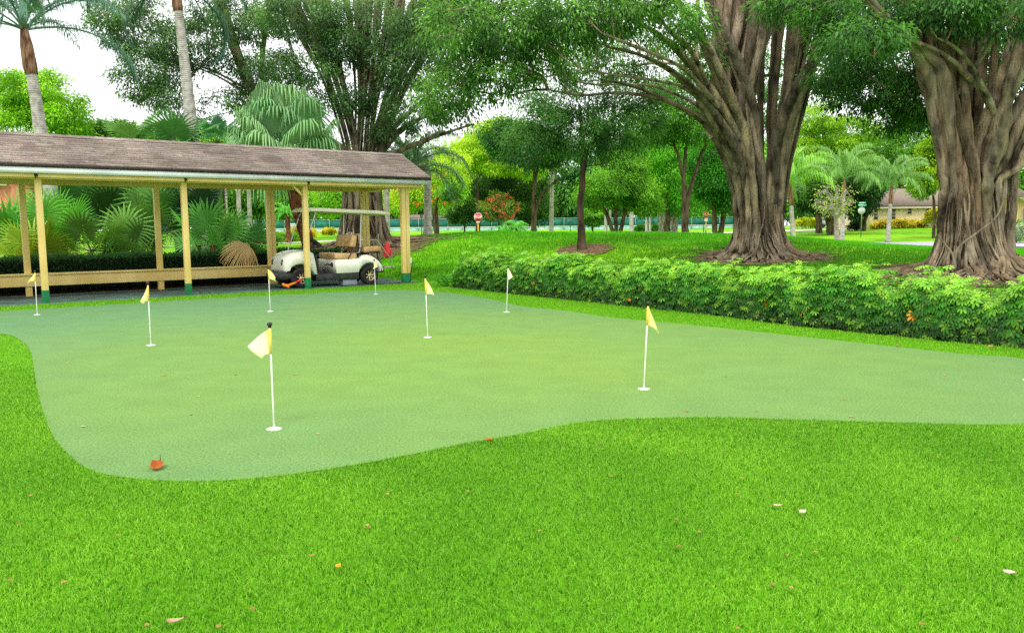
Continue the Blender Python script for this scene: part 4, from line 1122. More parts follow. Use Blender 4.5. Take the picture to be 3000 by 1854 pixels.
# young shoots standing out of the top
ns = 1300; s2 = rng.uniform(0, hl, ns); keep = np.sin(s2 * 5.3) + np.sin(s2 * 2.1 + 1) > .0; s2 = s2[keep]
h2 = (.70 + .09 * np.sin(s2 * 1.9) + .10 * np.sin(s2 * 4.7 + 1) + .07 * np.sin(s2 * 9.1)) * np.clip((s2 + .25) / .6, .3, 1)
ss = np.r_[s_, s2]; dd_ = np.r_[dpt, rng.uniform(.1, .8, len(s2))]; zz = np.r_[zz, h2 + rng.uniform(.0, .17, len(s2))]
young = np.r_[np.clip((zz[:nc] / hgt - .78) / .25, 0, 1) * rng.uniform(.0, .9, nc) + .3 * (rng.uniform(0, 1, nc) < .12), np.full(len(s2), 1.0) * rng.uniform(.35, 1, len(s2))]
PX = HA[0] + HU[0] * ss + HN[0] * dd_; PY = HA[1] + HU[1] * ss + HN[1] * dd_
ctr = np.c_[PX, PY, zz]
outd = np.c_[-HN[0] * np.exp(-dd_ * 4), -HN[1] * np.exp(-dd_ * 4), .5 + .6 * (zz > .6)] + rng.normal(0, .25, (len(zz), 3)); outd = unit(outd)
t1 = unit(np.cross(outd, np.array([.3, .2, 1.0]))); t2 = np.cross(outd, t1)
nlf = 8; N = len(zz)
aa = (np.arange(nlf)[None, :] * 2 * PI / nlf + rng.uniform(0, 6, N)[:, None])
dirs = np.cos(aa)[..., None] * t1[:, None] + np.sin(aa)[..., None] * t2[:, None] + (-.15 + .75 * young[:, None, None] * .6) * outd[:, None]
Pl = np.repeat(ctr, nlf, 0); Dl = unit(dirs.reshape(-1, 3) + np.array([0, 0, -.15])); Nl = np.repeat(outd, nlf, 0)
size = np.repeat(np.where(young > .6, rng.uniform(.05, .08, N), rng.uniform(.06, .10, N)), nlf) * rng.uniform(.85, 1.1, N * nlf)
yy_ = np.repeat(young, nlf)[:, None]; br = np.repeat(np.clip(zz / .8, 0, 1) ** 1.1, nlf)[:, None]; rv = np.repeat(rng.uniform(0, 1, N), nlf)[:, None]  # br darkens the lower leaves, painting in the shadow low in the hedge
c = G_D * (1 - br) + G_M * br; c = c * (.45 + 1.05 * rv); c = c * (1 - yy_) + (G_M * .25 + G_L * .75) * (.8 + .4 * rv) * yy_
org_ = (np.repeat(rng.uniform(0, 1, N), nlf) < .004)[:, None] & (np.repeat(zz, nlf) < .35)[:, None]
c = np.where(org_, lin((232, 150, 24)), c)
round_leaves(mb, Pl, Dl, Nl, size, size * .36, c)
mb.build('foliage', M['leaf_thick'], hroot)
mb = MB()
for k in range(300):
    s0 = rng.uniform(0.1, hl); d0 = rng.uniform(.15, .8); p0 = np.array([*(HA + HU * s0 + HN * d0), .0]); p1 = p0 + [rng.normal(0, .12), rng.normal(0, .12), rng.uniform(.4, .7)]
    mb.tube(curve_pts(p0, p1, 0, 4, .1), [.011, .009, .007, .005], 4, caps=False)
mb.build('stems', M['bark_dark'], hroot)

# fern at the end of the hedge
fb = gnd(1312, 838); fr = thing('fern', fb, 'feathery light green fern at the left end of the leafy hedge', 'fern')
mb = MB()
for k in range(34):
    a = rng.uniform(0, 2 * PI); frond(mb, fb + [rng.normal(0, .12), rng.normal(0, .1), 0], a, rng.uniform(.5, 1.3), rng.uniform(.45, .8), lin((84, 158, 44)), 16, .085, .9, .012, hang=.3)
mb.build('fronds', M['leaf'], fr)

# ================================================================== CLIPPED HEDGE BEHIND THE CARPORT
chd = thing('clipped_hedge', cport(0, 3.3), 'dark green clipped low hedge running behind the carport rail', 'hedge')
n = 30000; x = rng.uniform(-6.5, 8.5, n); fc = rng.uniform(0, 1, n)
y = np.where(fc < .55, 3.02 + np.abs(rng.normal(0, .05, n)), rng.uniform(3.0, 3.75, n)); z = np.where(fc < .55, rng.uniform(.12, .86, n), .86 + rng.normal(0, .03, n) + .03 * np.sin(x * 3))
P = np.c_[CX0 + ca * x - sa * y, CY0 + sa * x + ca * y, z]
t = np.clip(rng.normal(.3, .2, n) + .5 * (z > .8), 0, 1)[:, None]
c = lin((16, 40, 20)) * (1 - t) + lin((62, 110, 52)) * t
Ls = rng.uniform(.05, .09, n); o_ = np.array([sa, -ca, .4])
mb = MB(); mb.leaves(P, unit(rng.normal(0, 1, (n, 3)) + .3 * o_), unit(rng.normal(0, .6, (n, 3)) + o_), Ls, Ls * .5, c)
mb.build('foliage', M['leaf'], chd)
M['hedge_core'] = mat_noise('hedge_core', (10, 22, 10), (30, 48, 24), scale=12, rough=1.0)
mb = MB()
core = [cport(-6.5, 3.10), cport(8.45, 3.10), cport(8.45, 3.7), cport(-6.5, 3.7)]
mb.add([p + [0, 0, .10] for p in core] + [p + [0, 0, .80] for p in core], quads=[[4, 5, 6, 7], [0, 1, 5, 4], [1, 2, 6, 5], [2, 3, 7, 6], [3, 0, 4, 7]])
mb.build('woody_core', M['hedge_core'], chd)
# dead fan frond hanging over the hedge
df = cport(5.15, 2.98, .98)
fr = thing('dead_palm_frond', df, 'dry tan fan palm frond lying over the dark hedge beside the cart', 'palm frond')
mb = MB()
fan_leaf(mb, df + np.array([.35, -.1, .12]), np.array([-.45, -.55, -.45]), np.array([.1, -.8, .6]), .86, lin((196, 166, 112)), 34, 1.25, .28, .5, df + np.array([1.0, .35, .10]), lin((120, 84, 50)))
mb.build('blade', M['dry'], fr)

# ================================================================== BANYANS
def D(x, y): return x * K, y * K
def bundle(mb, stations, Y0, n, twist=.5, rfac=.36, dY=0.0, tint=(1, 1, 1), flat=.8, sides=8, solid=True, wob=.12):
    st = catmull(np.array([(*s,) for s in stations], float), 4); m = len(st)
    ctr = np.array([at(x * K, y * K, Y0 + dY * (i / (m - 1))) for i, (x, y, h) in enumerate(st)])
    hw = st[:, 2] * K / F * Y0
    T = unit(np.gradient(ctr, axis=0)); Rt = unit(np.cross(T, np.array([0, 1.0, 0]))); Dp = np.cross(Rt, T)
    if solid and n > 2:
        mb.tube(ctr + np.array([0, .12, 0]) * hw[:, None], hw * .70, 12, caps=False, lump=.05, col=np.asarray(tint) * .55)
    for k in range(n):
        a0 = k * 2.39996 + rng.normal(0, .2); rad = math.sqrt((k + .6) / n) * .86 if n > 1 else 0.0
        tw = rng.normal(0, twist); ph = rng.uniform(0, 6); i = np.arange(m)
        a = a0 + tw * i / m * 2; rr = rad * (1 + wob * np.sin(i * .9 + ph))
        P = ctr + Rt * (np.cos(a) * rr * hw)[:, None] + Dp * (np.sin(a) * rr * hw * flat)[:, None]
        P[1:-1] += rng.normal(0, .04, (m - 2, 3)) * hw[1:-1, None]
        r = hw * rfac * rng.uniform(.6, 1.25) * (1 + .15 * np.sin(i * .7 + ph)) * (1.0 if n > 1 else 1 / rfac)
        tone = rng.uniform(.72, 1.15)
        mb.tube(P, r, sides, caps=False, lump=.07, col=np.asarray(tint) * tone)
    return ctr
def vines(mb, x0, x1, y0, y1, Y, n, r, bulge=0.0, tint=(1, 1, 1)):
    for k in range(n):
        xa = rng.uniform(x0, x1); xb = xa + rng.normal(0, 14); m = 8
        P = [at((xa + (xb - xa) * t + rng.normal(0, 3)) * K, (y0 + (y1 - y0) * t) * K, Y - bulge * math.sin(PI * ((xa - x0) / (x1 - x0 + 1e-6))) + rng.normal(0, .03)) for t in np.linspace(0, 1, m)]
        mb.tube(P, r * rng.uniform(.6, 1.3), 6, caps=False, lump=.08, col=np.asarray(tint) * rng.uniform(.75, 1.2))
FIC = (lin((24, 58, 26)), lin((86, 166, 62)))
FICD = (lin((16, 44, 20)), lin((60, 122, 50)))
BLACKISH = (.8, .78, .74)

def strands(mb, base_st, limbs, Y0, rb=.84):
    """trunk of fused stems: every stem runs from the root flare through the waist into one limb"""
    centres = []
    bs = np.array(base_st, float)
    bc = np.array([at(x * K, y * K, Y0) for x, y, h in bs]); bh = bs[:, 2] * K / F * Y0
    for L in limbs:
        st = np.array(L['st'], float); n = L['n']; dY = L.get('dY', 0.0); y0 = L.get('y0', 0.0)
        lc = np.array([at(x * K, y * K, Y0 + y0 + dY * (i + 1) / len(st)) for i, (x, y, h) in enumerate(st)]); lh = st[:, 2] * K / F * Y0
        ox, oy = L['slot']; sp = L['spread']; flat = L.get('flat', .85); tint = np.asarray(L.get('tint', (1, 1, 1)))
        centres.append(lc)
        for k in range(n):
            a = k * 2.39996 + L.get('ph', 0) + rng.normal(0, .25); rad = math.sqrt((k + .5) / n) if n > 1 else 0
            qx, qy = rad * math.cos(a), rad * math.sin(a)
            tw = rng.normal(0, .35)
            P = []; R = []
            for j in range(len(bs)):
                u = tw * (1 - j / len(bs)); cx, cy = math.cos(u), math.sin(u)
                x_, y_ = ox + sp * qx, oy + sp * qy
                m_ = max(1.0, math.hypot(x_, y_)); x_, y_ = x_ / m_, y_ / m_
                fx, fy = x_ * cx - y_ * sx_(u), x_ * sx_(u) + y_ * cx
                P.append(bc[j] + np.array([fx, fy * .85, 0]) * bh[j] + rng.normal(0, .012, 3) * bh[j]); R.append(bh[min(j + 1, len(bs) - 1)] * sp / math.sqrt(n) * rb * (1.25 if j == 0 else 1.0))
            for j in range(len(st)):
                P.append(lc[j] + np.array([qx, qy * flat, 0]) * lh[j] * (.8 if n > 1 else 0) + rng.normal(0, .03, 3) * lh[j]); R.append(lh[j] * (L.get('r', .95) / math.sqrt(n) if n > 1 else 1.0))
            P = catmull(P, 5); R = np.interp(np.linspace(0, 1, len(P)), np.linspace(0, 1, len(R)), R)
            ph = rng.uniform(0, 6); i_ = np.arange(len(P))
            R = R * rng.uniform(.7, 1.25) * (1 + .12 * np.sin(i_ * .55 + ph) + .07 * np.sin(i_ * 1.3 + 2 * ph))
            mb.tube(P, R, 9, caps=False, lump=.05, col=tint * rng.uniform(.45, 1.2) * np.array([1, rng.uniform(.96, 1.03), rng.uniform(.92, 1.06)]))
    return centres
def sx_(u): return math.sin(u)
def skin_roots(mb, base_st, Y0, n, r, tint=(1, 1, 1)):
    """thin roots clinging to the front of the trunk, sinking into it at their upper ends"""
    bs = catmull(np.array(base_st, float), 6); m = len(bs)
    for k in range(n):
        th = rng.uniform(-1.5, 1.5); dth = rng.normal(0, .30); e = int(m * rng.uniform(.6, 1.0)); P = []
        for j in range(0, e):
            x, y, h = bs[j]; t = th + dth * j / m + .03 * math.sin(j * .6 + k); hw = h * K / F * Y0
            sp = 1.06 - .30 * max(0, (j - .5 * e) / (.5 * e)) ** 2
            P.append(at(x * K, y * K, Y0) + np.array([math.sin(t) * hw * sp, -math.cos(t) * hw * .9 * sp, 0]))
        mb.tube(P, r * rng.uniform(.5, 1.4) * np.linspace(1.3, .5, len(P)), 6, caps=False, lump=.08, col=np.asarray(tint) * rng.uniform(.6, 1.15))

def banyan(label, base, Y0, base_st, limbs, extras, roots, blobs, ntips, extra, per, L, cols, rad, r0=.012, skins=(), k=.3, twigs=60, leafpick=None):
    root = tree('banyan_tree', base, label, 'tree'); mb = MB(); sk = Skel()
    cs = strands(mb, base_st, limbs, Y0)
    for c in cs:
        sk.path(c[1:], -1); sk.br.pop()
    for st, Y, n, kw in extras:
        c = bundle(mb, st, Y, n, **kw); sk.path(c[len(c) // 2:], -1); sk.br.pop()
    for v in skins: skin_roots(mb, base_st, Y0, *v)
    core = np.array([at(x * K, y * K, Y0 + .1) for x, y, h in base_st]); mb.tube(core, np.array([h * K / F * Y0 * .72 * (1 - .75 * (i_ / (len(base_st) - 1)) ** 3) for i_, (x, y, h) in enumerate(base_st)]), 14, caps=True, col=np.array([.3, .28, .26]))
    rm = MB()
    for r in roots: ring_roots(rm, base, *r[:5], np.array([.95, .88, .8]))
    rm.build('roots', M['bark'], root, smooth=True)
    for i in range(len(sk.ln)): sk.ln[i] *= .3
    tips, out = blob_points(blobs, ntips, .4)
    sk.grow(tips, k, seg=.8, bow=.05, maxstart=sk.p[0])
    sk.mesh(mb, r0, cap=.09, tint=np.array([.95, .9, .85]))
    mb.build('trunk', M['bark'], root, smooth=True)
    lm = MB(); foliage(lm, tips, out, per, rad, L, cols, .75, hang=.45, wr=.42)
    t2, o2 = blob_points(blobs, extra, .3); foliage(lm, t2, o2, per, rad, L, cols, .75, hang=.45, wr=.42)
    lm.build('crown', M['leaf'], root)
    return root

# middle banyan
Y = 22.0
base_mid = [(1816, 624, 118), (1814, 604, 82), (1813, 575, 62), (1812, 530, 57), (1812, 470, 62)]
limbs = [
 dict(st=[(1786, 400, 50), (1770, 330, 54), (1756, 250, 64), (1762, 160, 74), (1782, 60, 88), (1800, -60, 95)], slot=(-.40, -.05), spread=.55, n=19, r=.50),
 dict(st=[(1858, 400, 36), (1876, 320, 38), (1896, 230, 42), (1914, 130, 52), (1936, 30, 64), (1955, -60, 80)], slot=(.52, -.05), spread=.48, n=14, r=.50),
 dict(st=[(1832, 380, 30), (1834, 290, 36), (1838, 180, 44), (1848, 60, 54), (1858, -60, 60)], slot=(.05, .55), spread=.35, n=4, r=.40, y0=.7, tint=BLACKISH),
 dict(st=[(1752, 395, 22), (1715, 320, 16), (1660, 272, 10), (1590, 238, 7), (1520, 208, 5.5), (1440, 190, 4)], slot=(-.80, -.25), spread=.22, n=3, r=.95, dY=-2),
 dict(st=[(1758, 370, 22), (1712, 285, 17), (1665, 222, 12), (1606, 170, 8), (1530, 132, 6), (1450, 112, 4)], slot=(-.72, -.45), spread=.22, n=3, r=.95, dY=-3),
 dict(st=[(1765, 350, 22), (1716, 250, 16), (1662, 168, 11), (1600, 104, 8), (1540, 62, 6), (1450, 22, 4)], slot=(-.60, -.55), spread=.22, n=3, r=.95, dY=-2),
 dict(st=[(1772, 330, 22), (1732, 215, 16), (1692, 122, 13), (1650, 50, 10), (1600, -20, 8)], slot=(-.45, -.65), spread=.22, n=3, r=.95, dY=-2),
 dict(st=[(1800, 340, 18), (1790, 240, 16), (1742, 110, 13), (1700, 20, 11), (1680, -50, 10)], slot=(-.2, -.75), spread=.2, n=2, r=.95, dY=-1),
 dict(st=[(1872, 330, 20), (1905, 230, 14), (1945, 150, 9), (1990, 105, 7), (2045, 68, 5), (2100, 40, 3)], slot=(.7, -.4), spread=.2, n=2, r=.95, dY=-2),
]
extras = [
 ([(1722, 330, 8), (1680, 262, 7.5), (1620, 228, 6), (1560, 206, 5), (1480, 203, 4), (1400, 200, 3), (1330, 178, 2)], Y - .7, 1, dict(dY=-1, solid=False)),
 ([(1700, 270, 8), (1640, 214, 6), (1560, 192, 4.5), (1470, 180, 3.5), (1370, 158, 2.2)], Y - .9, 1, dict(dY=-3, solid=False)),
 ([(1715, 255, 8), (1640, 170, 6), (1550, 124, 4.5), (1440, 82, 3)], Y - 1.2, 1, dict(dY=-3.5, solid=False)),
 ([(1640, 260, 5), (1560, 232, 4), (1470, 222, 3.2), (1390, 228, 2.5), (1310, 215, 1.8)], Y - 1.2, 1, dict(dY=-1, solid=False)),
 ([(1690, 200, 6), (1650, 120, 5), (1600, 75, 4), (1560, 20, 3)], Y - 1.2, 1, dict(dY=-2, solid=False)),
 ([(1700, 330, 8), (1680, 400, 6), (1690, 330, 5)][:1] + [(1688, 300, 7), (1672, 200, 6), (1664, 100, 5), (1668, 0, 4)], Y - .6, 1, dict(solid=False)),
]
mid_blobs = px_blobs([(1350, 60, 19, 120, 150, 1.6), (1330, 280, 19.5, 95, 80, 1.4), (1440, 230, 19.5, 100, 60, 1.4), (1500, 80, 19, 130, 110, 1.5), (1640, 50, 18.5, 140, 90, 1.5), (1790, 30, 18.5, 130, 60, 1.4), (1900, 10, 19, 120, 50, 1.4), (1990, 80, 19.5, 80, 50, 1.0), (1590, 200, 20, 100, 40, 1.2), (2440, 90, 21, 70, 90, 1.5), (2420, 10, 20, 90, 40, 1.5), (1760, 150, 24, 200, 90, 1.5), (2150, 120, 25, 60, 140, .8), (2255, 230, 26, 50, 150, .7), (2050, 180, 22, 50, 60, .8), (2430, 230, 22, 60, 60, 1.0)])
banyan('huge banyan with braided trunk and long limbs reaching left over the lawn', B_MID, Y, base_mid, limbs, extras, [(0.85, 90, 1.2, 2.4, .05), (0.8, 30, .9, 1.6, .08)], mid_blobs, 390, 330, 95, .096, (lin((50, 86, 40)), lin((134, 196, 84))), .42, skins=[(60, .017), (30, .028)], r0=.009)
# right banyan
Y = 16.5
base_r = [(2326, 668, 150), (2320, 646, 112), (2314, 605, 82), (2312, 545, 70), (2314, 470, 70), (2316, 430, 73)]
limbs = [
 dict(st=[(2276, 360, 48), (2260, 280, 44), (2242, 195, 43), (2224, 125, 46), (2204, 45, 56), (2180, -60, 70)], slot=(-.50, -.05), spread=.48, n=9, r=.95, tint=(1.06, .96, .86)),
 dict(st=[(2352, 380, 38), (2372, 310, 32), (2394, 240, 27), (2420, 150, 24), (2440, 60, 24), (2452, -40, 28)], slot=(.18, -.5), spread=.34, n=3, r=1.05, tint=(1.1, 1.1, 1.02)),
 dict(st=[(2402, 400, 42), (2432, 330, 46), (2475, 260, 50), (2530, 180, 56)], slot=(.62, 0), spread=.42, n=11, r=.9),
 dict(st=[(2330, 370, 32), (2334, 270, 36), (2340, 150, 44), (2346, 30, 54), (2352, -50, 60)], slot=(.05, .6), spread=.35, n=7, r=.62, y0=.8, tint=(.72, .66, .6)),
 dict(st=[(2240, 190, 26), (2205, 128, 17), (2160, 80, 12), (2112, 36, 9), (2060, -20, 7)], slot=(-.72, -.4), spread=.22, n=2, r=1.0, dY=-1),
 dict(st=[(2300, 330, 30), (2296, 240, 24), (2290, 140, 22), (2280, 40, 20), (2275, -40, 20)], slot=(-.15, -.5), spread=.3, n=4, r=.95, tint=(1.02, .92, .82)),
]
extras = [
 ([(2268, 262, 12), (2290, 222, 10), (2330, 160, 8.5), (2372, 98, 8), (2410, 30, 8), (2432, -30, 8)], Y + .15, 1, dict(solid=False, dY=-1.0)),
 ([(2394, 330, 14), (2380, 280, 11), (2352, 215, 9), (2322, 158, 7), (2280, 112, 5.5), (2240, 92, 3)], Y + .1, 1, dict(solid=False, dY=-1.0, tint=(1.0, 1.08, .98))),
 ([(2384, 280, 12), (2350, 222, 9), (2310, 180, 6.5), (2270, 140, 5), (2210, 108, 4), (2130, 94, 2.5)], Y + .1, 1, dict(solid=False, dY=-1.0)),
 ([(2388, 330, 13), (2412, 250, 12), (2440, 180, 10), (2468, 80, 9)], Y + .1, 1, dict(solid=False, dY=-.8, tint=(1.0, 1.06, 1.0))),
 ([(2402, 470, 2), (2380, 520, 2.2), (2330, 560, 2.4), (2290, 592, 2.8), (2280, 625, 4)], Y - 1.0, 1, dict(solid=False)),
 ([(2240, 560, 1.8), (2262, 590, 2.2), (2275, 605, 2.4), (2282, 640, 3.4)], Y - 1.05, 1, dict(solid=False)),
]
for x, w in ((2392, 8), (2404, 6), (2416, 9), (2424, 4)):
    extras.append(([(x + 8, 410, w * .8), (x + 4, 500, w * .8), (x - 3, 570, w * .9), (x + 2, 640, w * 1.5)], Y - .1 + rng.normal(0, .15), 1, dict(solid=False)))
rb = px_blobs([(2530, 60, 17, 170, 80, 1.5), (2650, 170, 19, 120, 90, 1.5), (2570, 250, 19.5, 130, 85, 1.5), (2690, 290, 19, 90, 75, 1.2), (2470, 190, 19, 80, 80, 1.2), (2620, 350, 20, 70, 35, .8), (2780, 30, 16, 130, 60, 1.2), (2950, 30, 15.5, 110, 70, 1.0), (2965, 180, 19, 60, 120, 1.2), (2860, 120, 19.5, 60, 90, .8), (2330, 10, 18, 100, 40, 1.2), (2540, 110, 15, 120, 60, .8), (3140, 130, 17, 110, 130, 1.4), (3080, 20, 16.5, 110, 60, 1.2)])
banyan('stout banyan at the right with a wide fluted trunk and spreading surface roots', B_RIGHT, Y, base_r, limbs, extras, [(1.0, 130, 1.6, 3.1, .05), (0.95, 46, 1.1, 2.1, .065)], rb, 330, 330, 92, .09, (lin((36, 70, 34)), lin((104, 164, 74))), .38, skins=[(46, .020), (22, .036)], r0=.009)
# banyan behind the carport
Y = 31.0
base_l = [(882, 610, 96), (876, 590, 70), (870, 555, 56), (866, 500, 48), (865, 440, 45)]
limbs = [
 dict(st=[(846, 370, 24), (826, 280, 27), (800, 190, 34), (766, 95, 50), (728, 0, 72)], slot=(-.5, 0), spread=.42, n=13, r=.36),
 dict(st=[(868, 360, 28), (878, 260, 34), (888, 160, 52), (898, 60, 78), (904, -40, 105)], slot=(0, .1), spread=.5, n=20, r=.32),
 dict(st=[(894, 370, 24), (922, 280, 28), (956, 190, 40), (1002, 95, 62), (1048, 0, 88)], slot=(.5, 0), spread=.42, n=16, r=.34),
 dict(st=[(905, 370, 12), (950, 318, 8), (1000, 286, 6), (1060, 260, 4.5), (1110, 246, 3.5)], slot=(.8, -.3), spread=.2, n=2, r=.95),
 dict(st=[(908, 350, 12), (950, 295, 8), (1005, 245, 6), (1080, 200, 4.5), (1150, 172, 3)], slot=(.75, -.4), spread=.2, n=2, r=.95),
 dict(st=[(838, 378, 16), (760, 322, 15), (690, 277, 14), (612, 232, 14), (576, 160, 14), (546, 80, 15), (520, 0, 16)], slot=(-.75, .3), spread=.25, n=4, r=.85, dY=1.5),
]
extras = [
 ([(905, 385, 8), (980, 350, 5), (1060, 320, 4), (1130, 297, 2.5)], Y - .6, 1, dict(solid=False)),
 ([(612, 232, 9), (520, 180, 6), (440, 150, 4), (360, 140, 3)], Y + 1.2, 2, dict(rfac=.5, solid=False)),
 ([(650, 255, 9), (628, 160, 8), (640, 60, 8), (650, -30, 8)], Y + 1.4, 2, dict(rfac=.5, solid=False)),
 ([(740, 310, 7), (720, 200, 6), (690, 100, 5), (670, 0, 5)], Y + 1.2, 2, dict(rfac=.5, solid=False)),
 ([(900, 480, 7), (905, 530, 7), (912, 600, 9)], Y - .7, 3, dict(rfac=.4, solid=False)),
]
lb = px_blobs([(390, 70, 31.5, 120, 90, 1.4), (330, 40, 31.5, 70, 50, 1.0), (440, 200, 31.5, 110, 70, 1.4), (520, 290, 31.5, 90, 45, 1.0), (420, 270, 31.5, 60, 40, .8), (560, 120, 31.5, 100, 80, 1.4), (700, 60, 31.5, 130, 60, 1.8), (740, 210, 32, 110, 60, 1.4), (690, 300, 32, 80, 36, 1.0), (900, 50, 30, 150, 60, 1.8), (880, 200, 29.5, 130, 50, 1.2), (1010, 290, 30, 100, 45, 1.0), (1090, 90, 30, 150, 90, 1.6), (1180, 220, 29.5, 100, 80, 1.2), (1230, 330, 29.5, 100, 50, 1.2), (1260, 80, 29, 110, 120, 1.4), (1130, 370, 30, 60, 30, .6), (560, 370, 31.5, 40, 30, .5), (1000, 150, 30, 100, 40, 1.0)])
banyan('tall banyan behind the carport fanning upward into many thin stems', B_LEFT, Y, base_l, limbs, extras, [(1.1, 70, 1.8, 4.2, .06), (1.0, 26, 1.2, 2.4, .10)], lb, 460, 500, 84, .112, (lin((54, 82, 54)), lin((126, 172, 104))), .48, r0=.010, skins=[(24, .04)])

# ================================================================== PALMS BY THE CARPORT
FANG = lin((58, 116, 62))
big = onterr(914, 26.0)
fan_palm('fan_palm', 'large round fan palm with drooping leaf tips rising above the carport roof', big, 3.9, 30, 1.45, lin((112, 152, 96)), pet=1.25, trunk_r=.19, droop=1.0, up=(-.5, 1.4), nseg=44, split=.48, face=(-.1, -.7, .15), upright=1.0, lean=(-.7, -.3), dead=3, spread=2.3)
fps = [ # px, Y, height, leaves, R, colour, label
 (95, 22.6, .5, 12, .95, (100, 140, 46), 'yellowish green fan palm behind the first carport posts'),
 (160, 24.0, 1.0, 12, 1.05, (70, 146, 66), 'bright green fan palm just right of the first carport post'),
 (265, 23.4, .7, 11, .85, (78, 134, 60), 'mid green fan palm low behind the hedge in the first carport bay'),
 (350, 26.0, 1.7, 14, 1.05, (46, 96, 52), 'dark fan palm standing high in the middle of the first carport bay'),
 (385, 24.0, .6, 10, .85, (80, 140, 84), 'fan palm with silvery drooping fans beside the second back post'),
 (455, 25.2, 1.3, 12, 1.0, (66, 118, 64), 'fan palm behind the second back post of the carport'),
 (580, 25.6, 1.6, 9, .95, (22, 52, 44), 'very dark stiff fan palm just right of the second front post'),
 (622, 24.2, .9, 12, .95, (72, 142, 80), 'fan palm with round upright fans right of the second front post'),
 (700, 25.4, .5, 11, .85, (62, 124, 84), 'bluish fan palm at the right end of the fan palm row'),
 (30, 24.5, .8, 11, 1.1, (60, 116, 48), 'fan palm at the left edge of the picture behind the rail'),
 (215, 27.5, 1.9, 13, 1.05, (44, 92, 54), 'shaded fan palm at the back of the first carport bay'),
 (520, 27.6, 1.5, 12, .95, (44, 88, 50), 'shaded fan palm at the back of the second carport bay'),
]
for px, Y, h, n, R, c, lab in fps:
    fan_palm('fan_palm', lab, onterr(px, Y), h, n - 2, R * 1.08, lin(c) * np.array([1.75, 1.3, .75]), pet=.75, trunk_r=.09, droop=.2, split=.40, up=(-.3, 1.3), face=(.1, -.5, .1), upright=.6, nseg=28, colvar=.25, group='fan palms behind the carport', dead=(2 if px in (455, 385, 520) else 0))
fan_palm('fan_palm', 'stiff dark fan palm poking above the roof ridge left of the grey palm trunk', onterr(405, 27.5), 3.75, 7, 1.0, lin((104, 150, 70)), pet=.7, droop=.1, up=(.1, 1.35))
fan_palm('fan_palm', 'stiff dark fan palm poking above the roof in front of the grey palm trunk', onterr(540, 27.0), 3.7, 8, 1.1, lin((72, 122, 58)), pet=.7, droop=.06, up=(.1, 1.35))
fan_palm('fan_palm', 'pale green small fan palm tops behind the roof beside the big fan palm', onterr(650, 30.0), 4.2, 10, .8, lin((84, 150, 90)), pet=.6, droop=.2, up=(.0, 1.3))
# feather palms
QP = lin((84, 124, 100))
b0 = onterr(163, 25.5)
feather_palm('queen_palm', 'tall palm with brown leaf sheath rising behind the left end of the roof', [b0, at(140, 480, 25.5), at(120, 390, 25.5), at(106, 300, 25.5), at(92, 215, 25.5)], .23, .155, 17, 3.6, QP, sheath=1.6, leaflet=.7, nl=66, arch=.9, els=(.1, 1.45), shr=1.35)
b0 = onterr(585, 28.0)
feather_palm('queen_palm', 'tall slim grey palm trunk in front of the banyan leaves behind the roof', [b0, at(562, 390, 28), at(548, 250, 28), at(533, 120, 28), at(522, 30, 28)], .22, .135, 15, 3.2, lin((50, 92, 70)), sheath=1.0, leaflet=.65, nl=48, arch=1.15, els=(-.35, 1.3))
b0 = onterr(1253, 33.5)
feather_palm('queen_palm', 'palm with hanging dark fronds just right of the end of the carport', [b0, at(1253, 600, 33.5), at(1252, 500, 33.5), at(1250, 490, 33.5)], .165, .12, 19, 3.0, lin((88, 130, 82)), sheath=.9, leaflet=.72, nl=56, arch=1.0, els=(.1, 1.45), trunk='palm_trunk')
RQ = lin((112, 176, 92))
for px, Y, top, L, col, lab in ((2327, 42, (2318, 600), 2.8, (138, 192, 72), 'bright weeping palm right beside the middle banyan trunk'), (2467, 52, (2472, 575), 3.3, (124, 172, 80), 'tallest of the palms on the far lawn, behind the bare tree'), (2601, 52, (2609, 595), 3.0, (122, 168, 86), 'palm standing on the lawn in front of the cream house windows')):
    b0 = onterr(px, Y); t_ = at(top[0], top[1], Y)
    feather_palm('queen_palm', lab, [b0, b0 * .6 + t_ * .4, b0 * .3 + t_ * .7, t_], .145, .105, 14, L, lin(col), sheath=1.3, leaflet=.8, nl=46, arch=.98, els=(.4, 1.5), lw=.04)
# pale palm trunks seen through the carport and in the park
for px, top, Y, lab in ((662, 470, 52, 'left of three pale palm trunks seen through the second carport bay'), (702, 480, 54, 'middle of three pale palm trunks seen through the second carport bay'), (733, 490, 56, 'right of three pale palm trunks seen through the second carport bay')):
    b0 = onterr(px, Y); t_ = at(px - 6, top, Y)
    feather_palm('royal_palm', lab, [b0, b0 * .5 + t_ * .5, t_], .16, .12, 12, 2.6, lin((70, 130, 60)), sheath=1.2, leaflet=.6, nl=30, lw=.05)
for px, top, Y, w, lab in ((1615, 500, 44, .13, 'thick pale palm trunk right of the flower bed'), (1850, 470, 58, .16, 'stubby pale palm trunk beside the leaning dark trunk'),
        (1774, 480, 66, .11, 'slim pale palm trunk left of the round bushy tree'), (1788, 490, 70, .11, 'second slim pale palm trunk left of the round bushy tree'), (1894, 480, 80, .12, 'left of two slim pale trunks in front of the clipped box hedge'), (1904, 480, 82, .12, 'right of two slim pale trunks in front of the clipped box hedge'), (1963, 470, 84, .12, 'slim pale trunk left of the forked park tree'), (2452, 480, 90, .12, 'distant palm trunk behind the bare tree')):
    b0 = onterr(px, Y); t_ = at(px + rng.normal(0, 2), top, Y)
    feather_palm('royal_palm', lab, [b0, b0 * .5 + t_ * .5, t_], w, w * .75, 11, 2.6, lin((74, 130, 60)), sheath=1.0, leaflet=.6, nl=24, lw=.07)
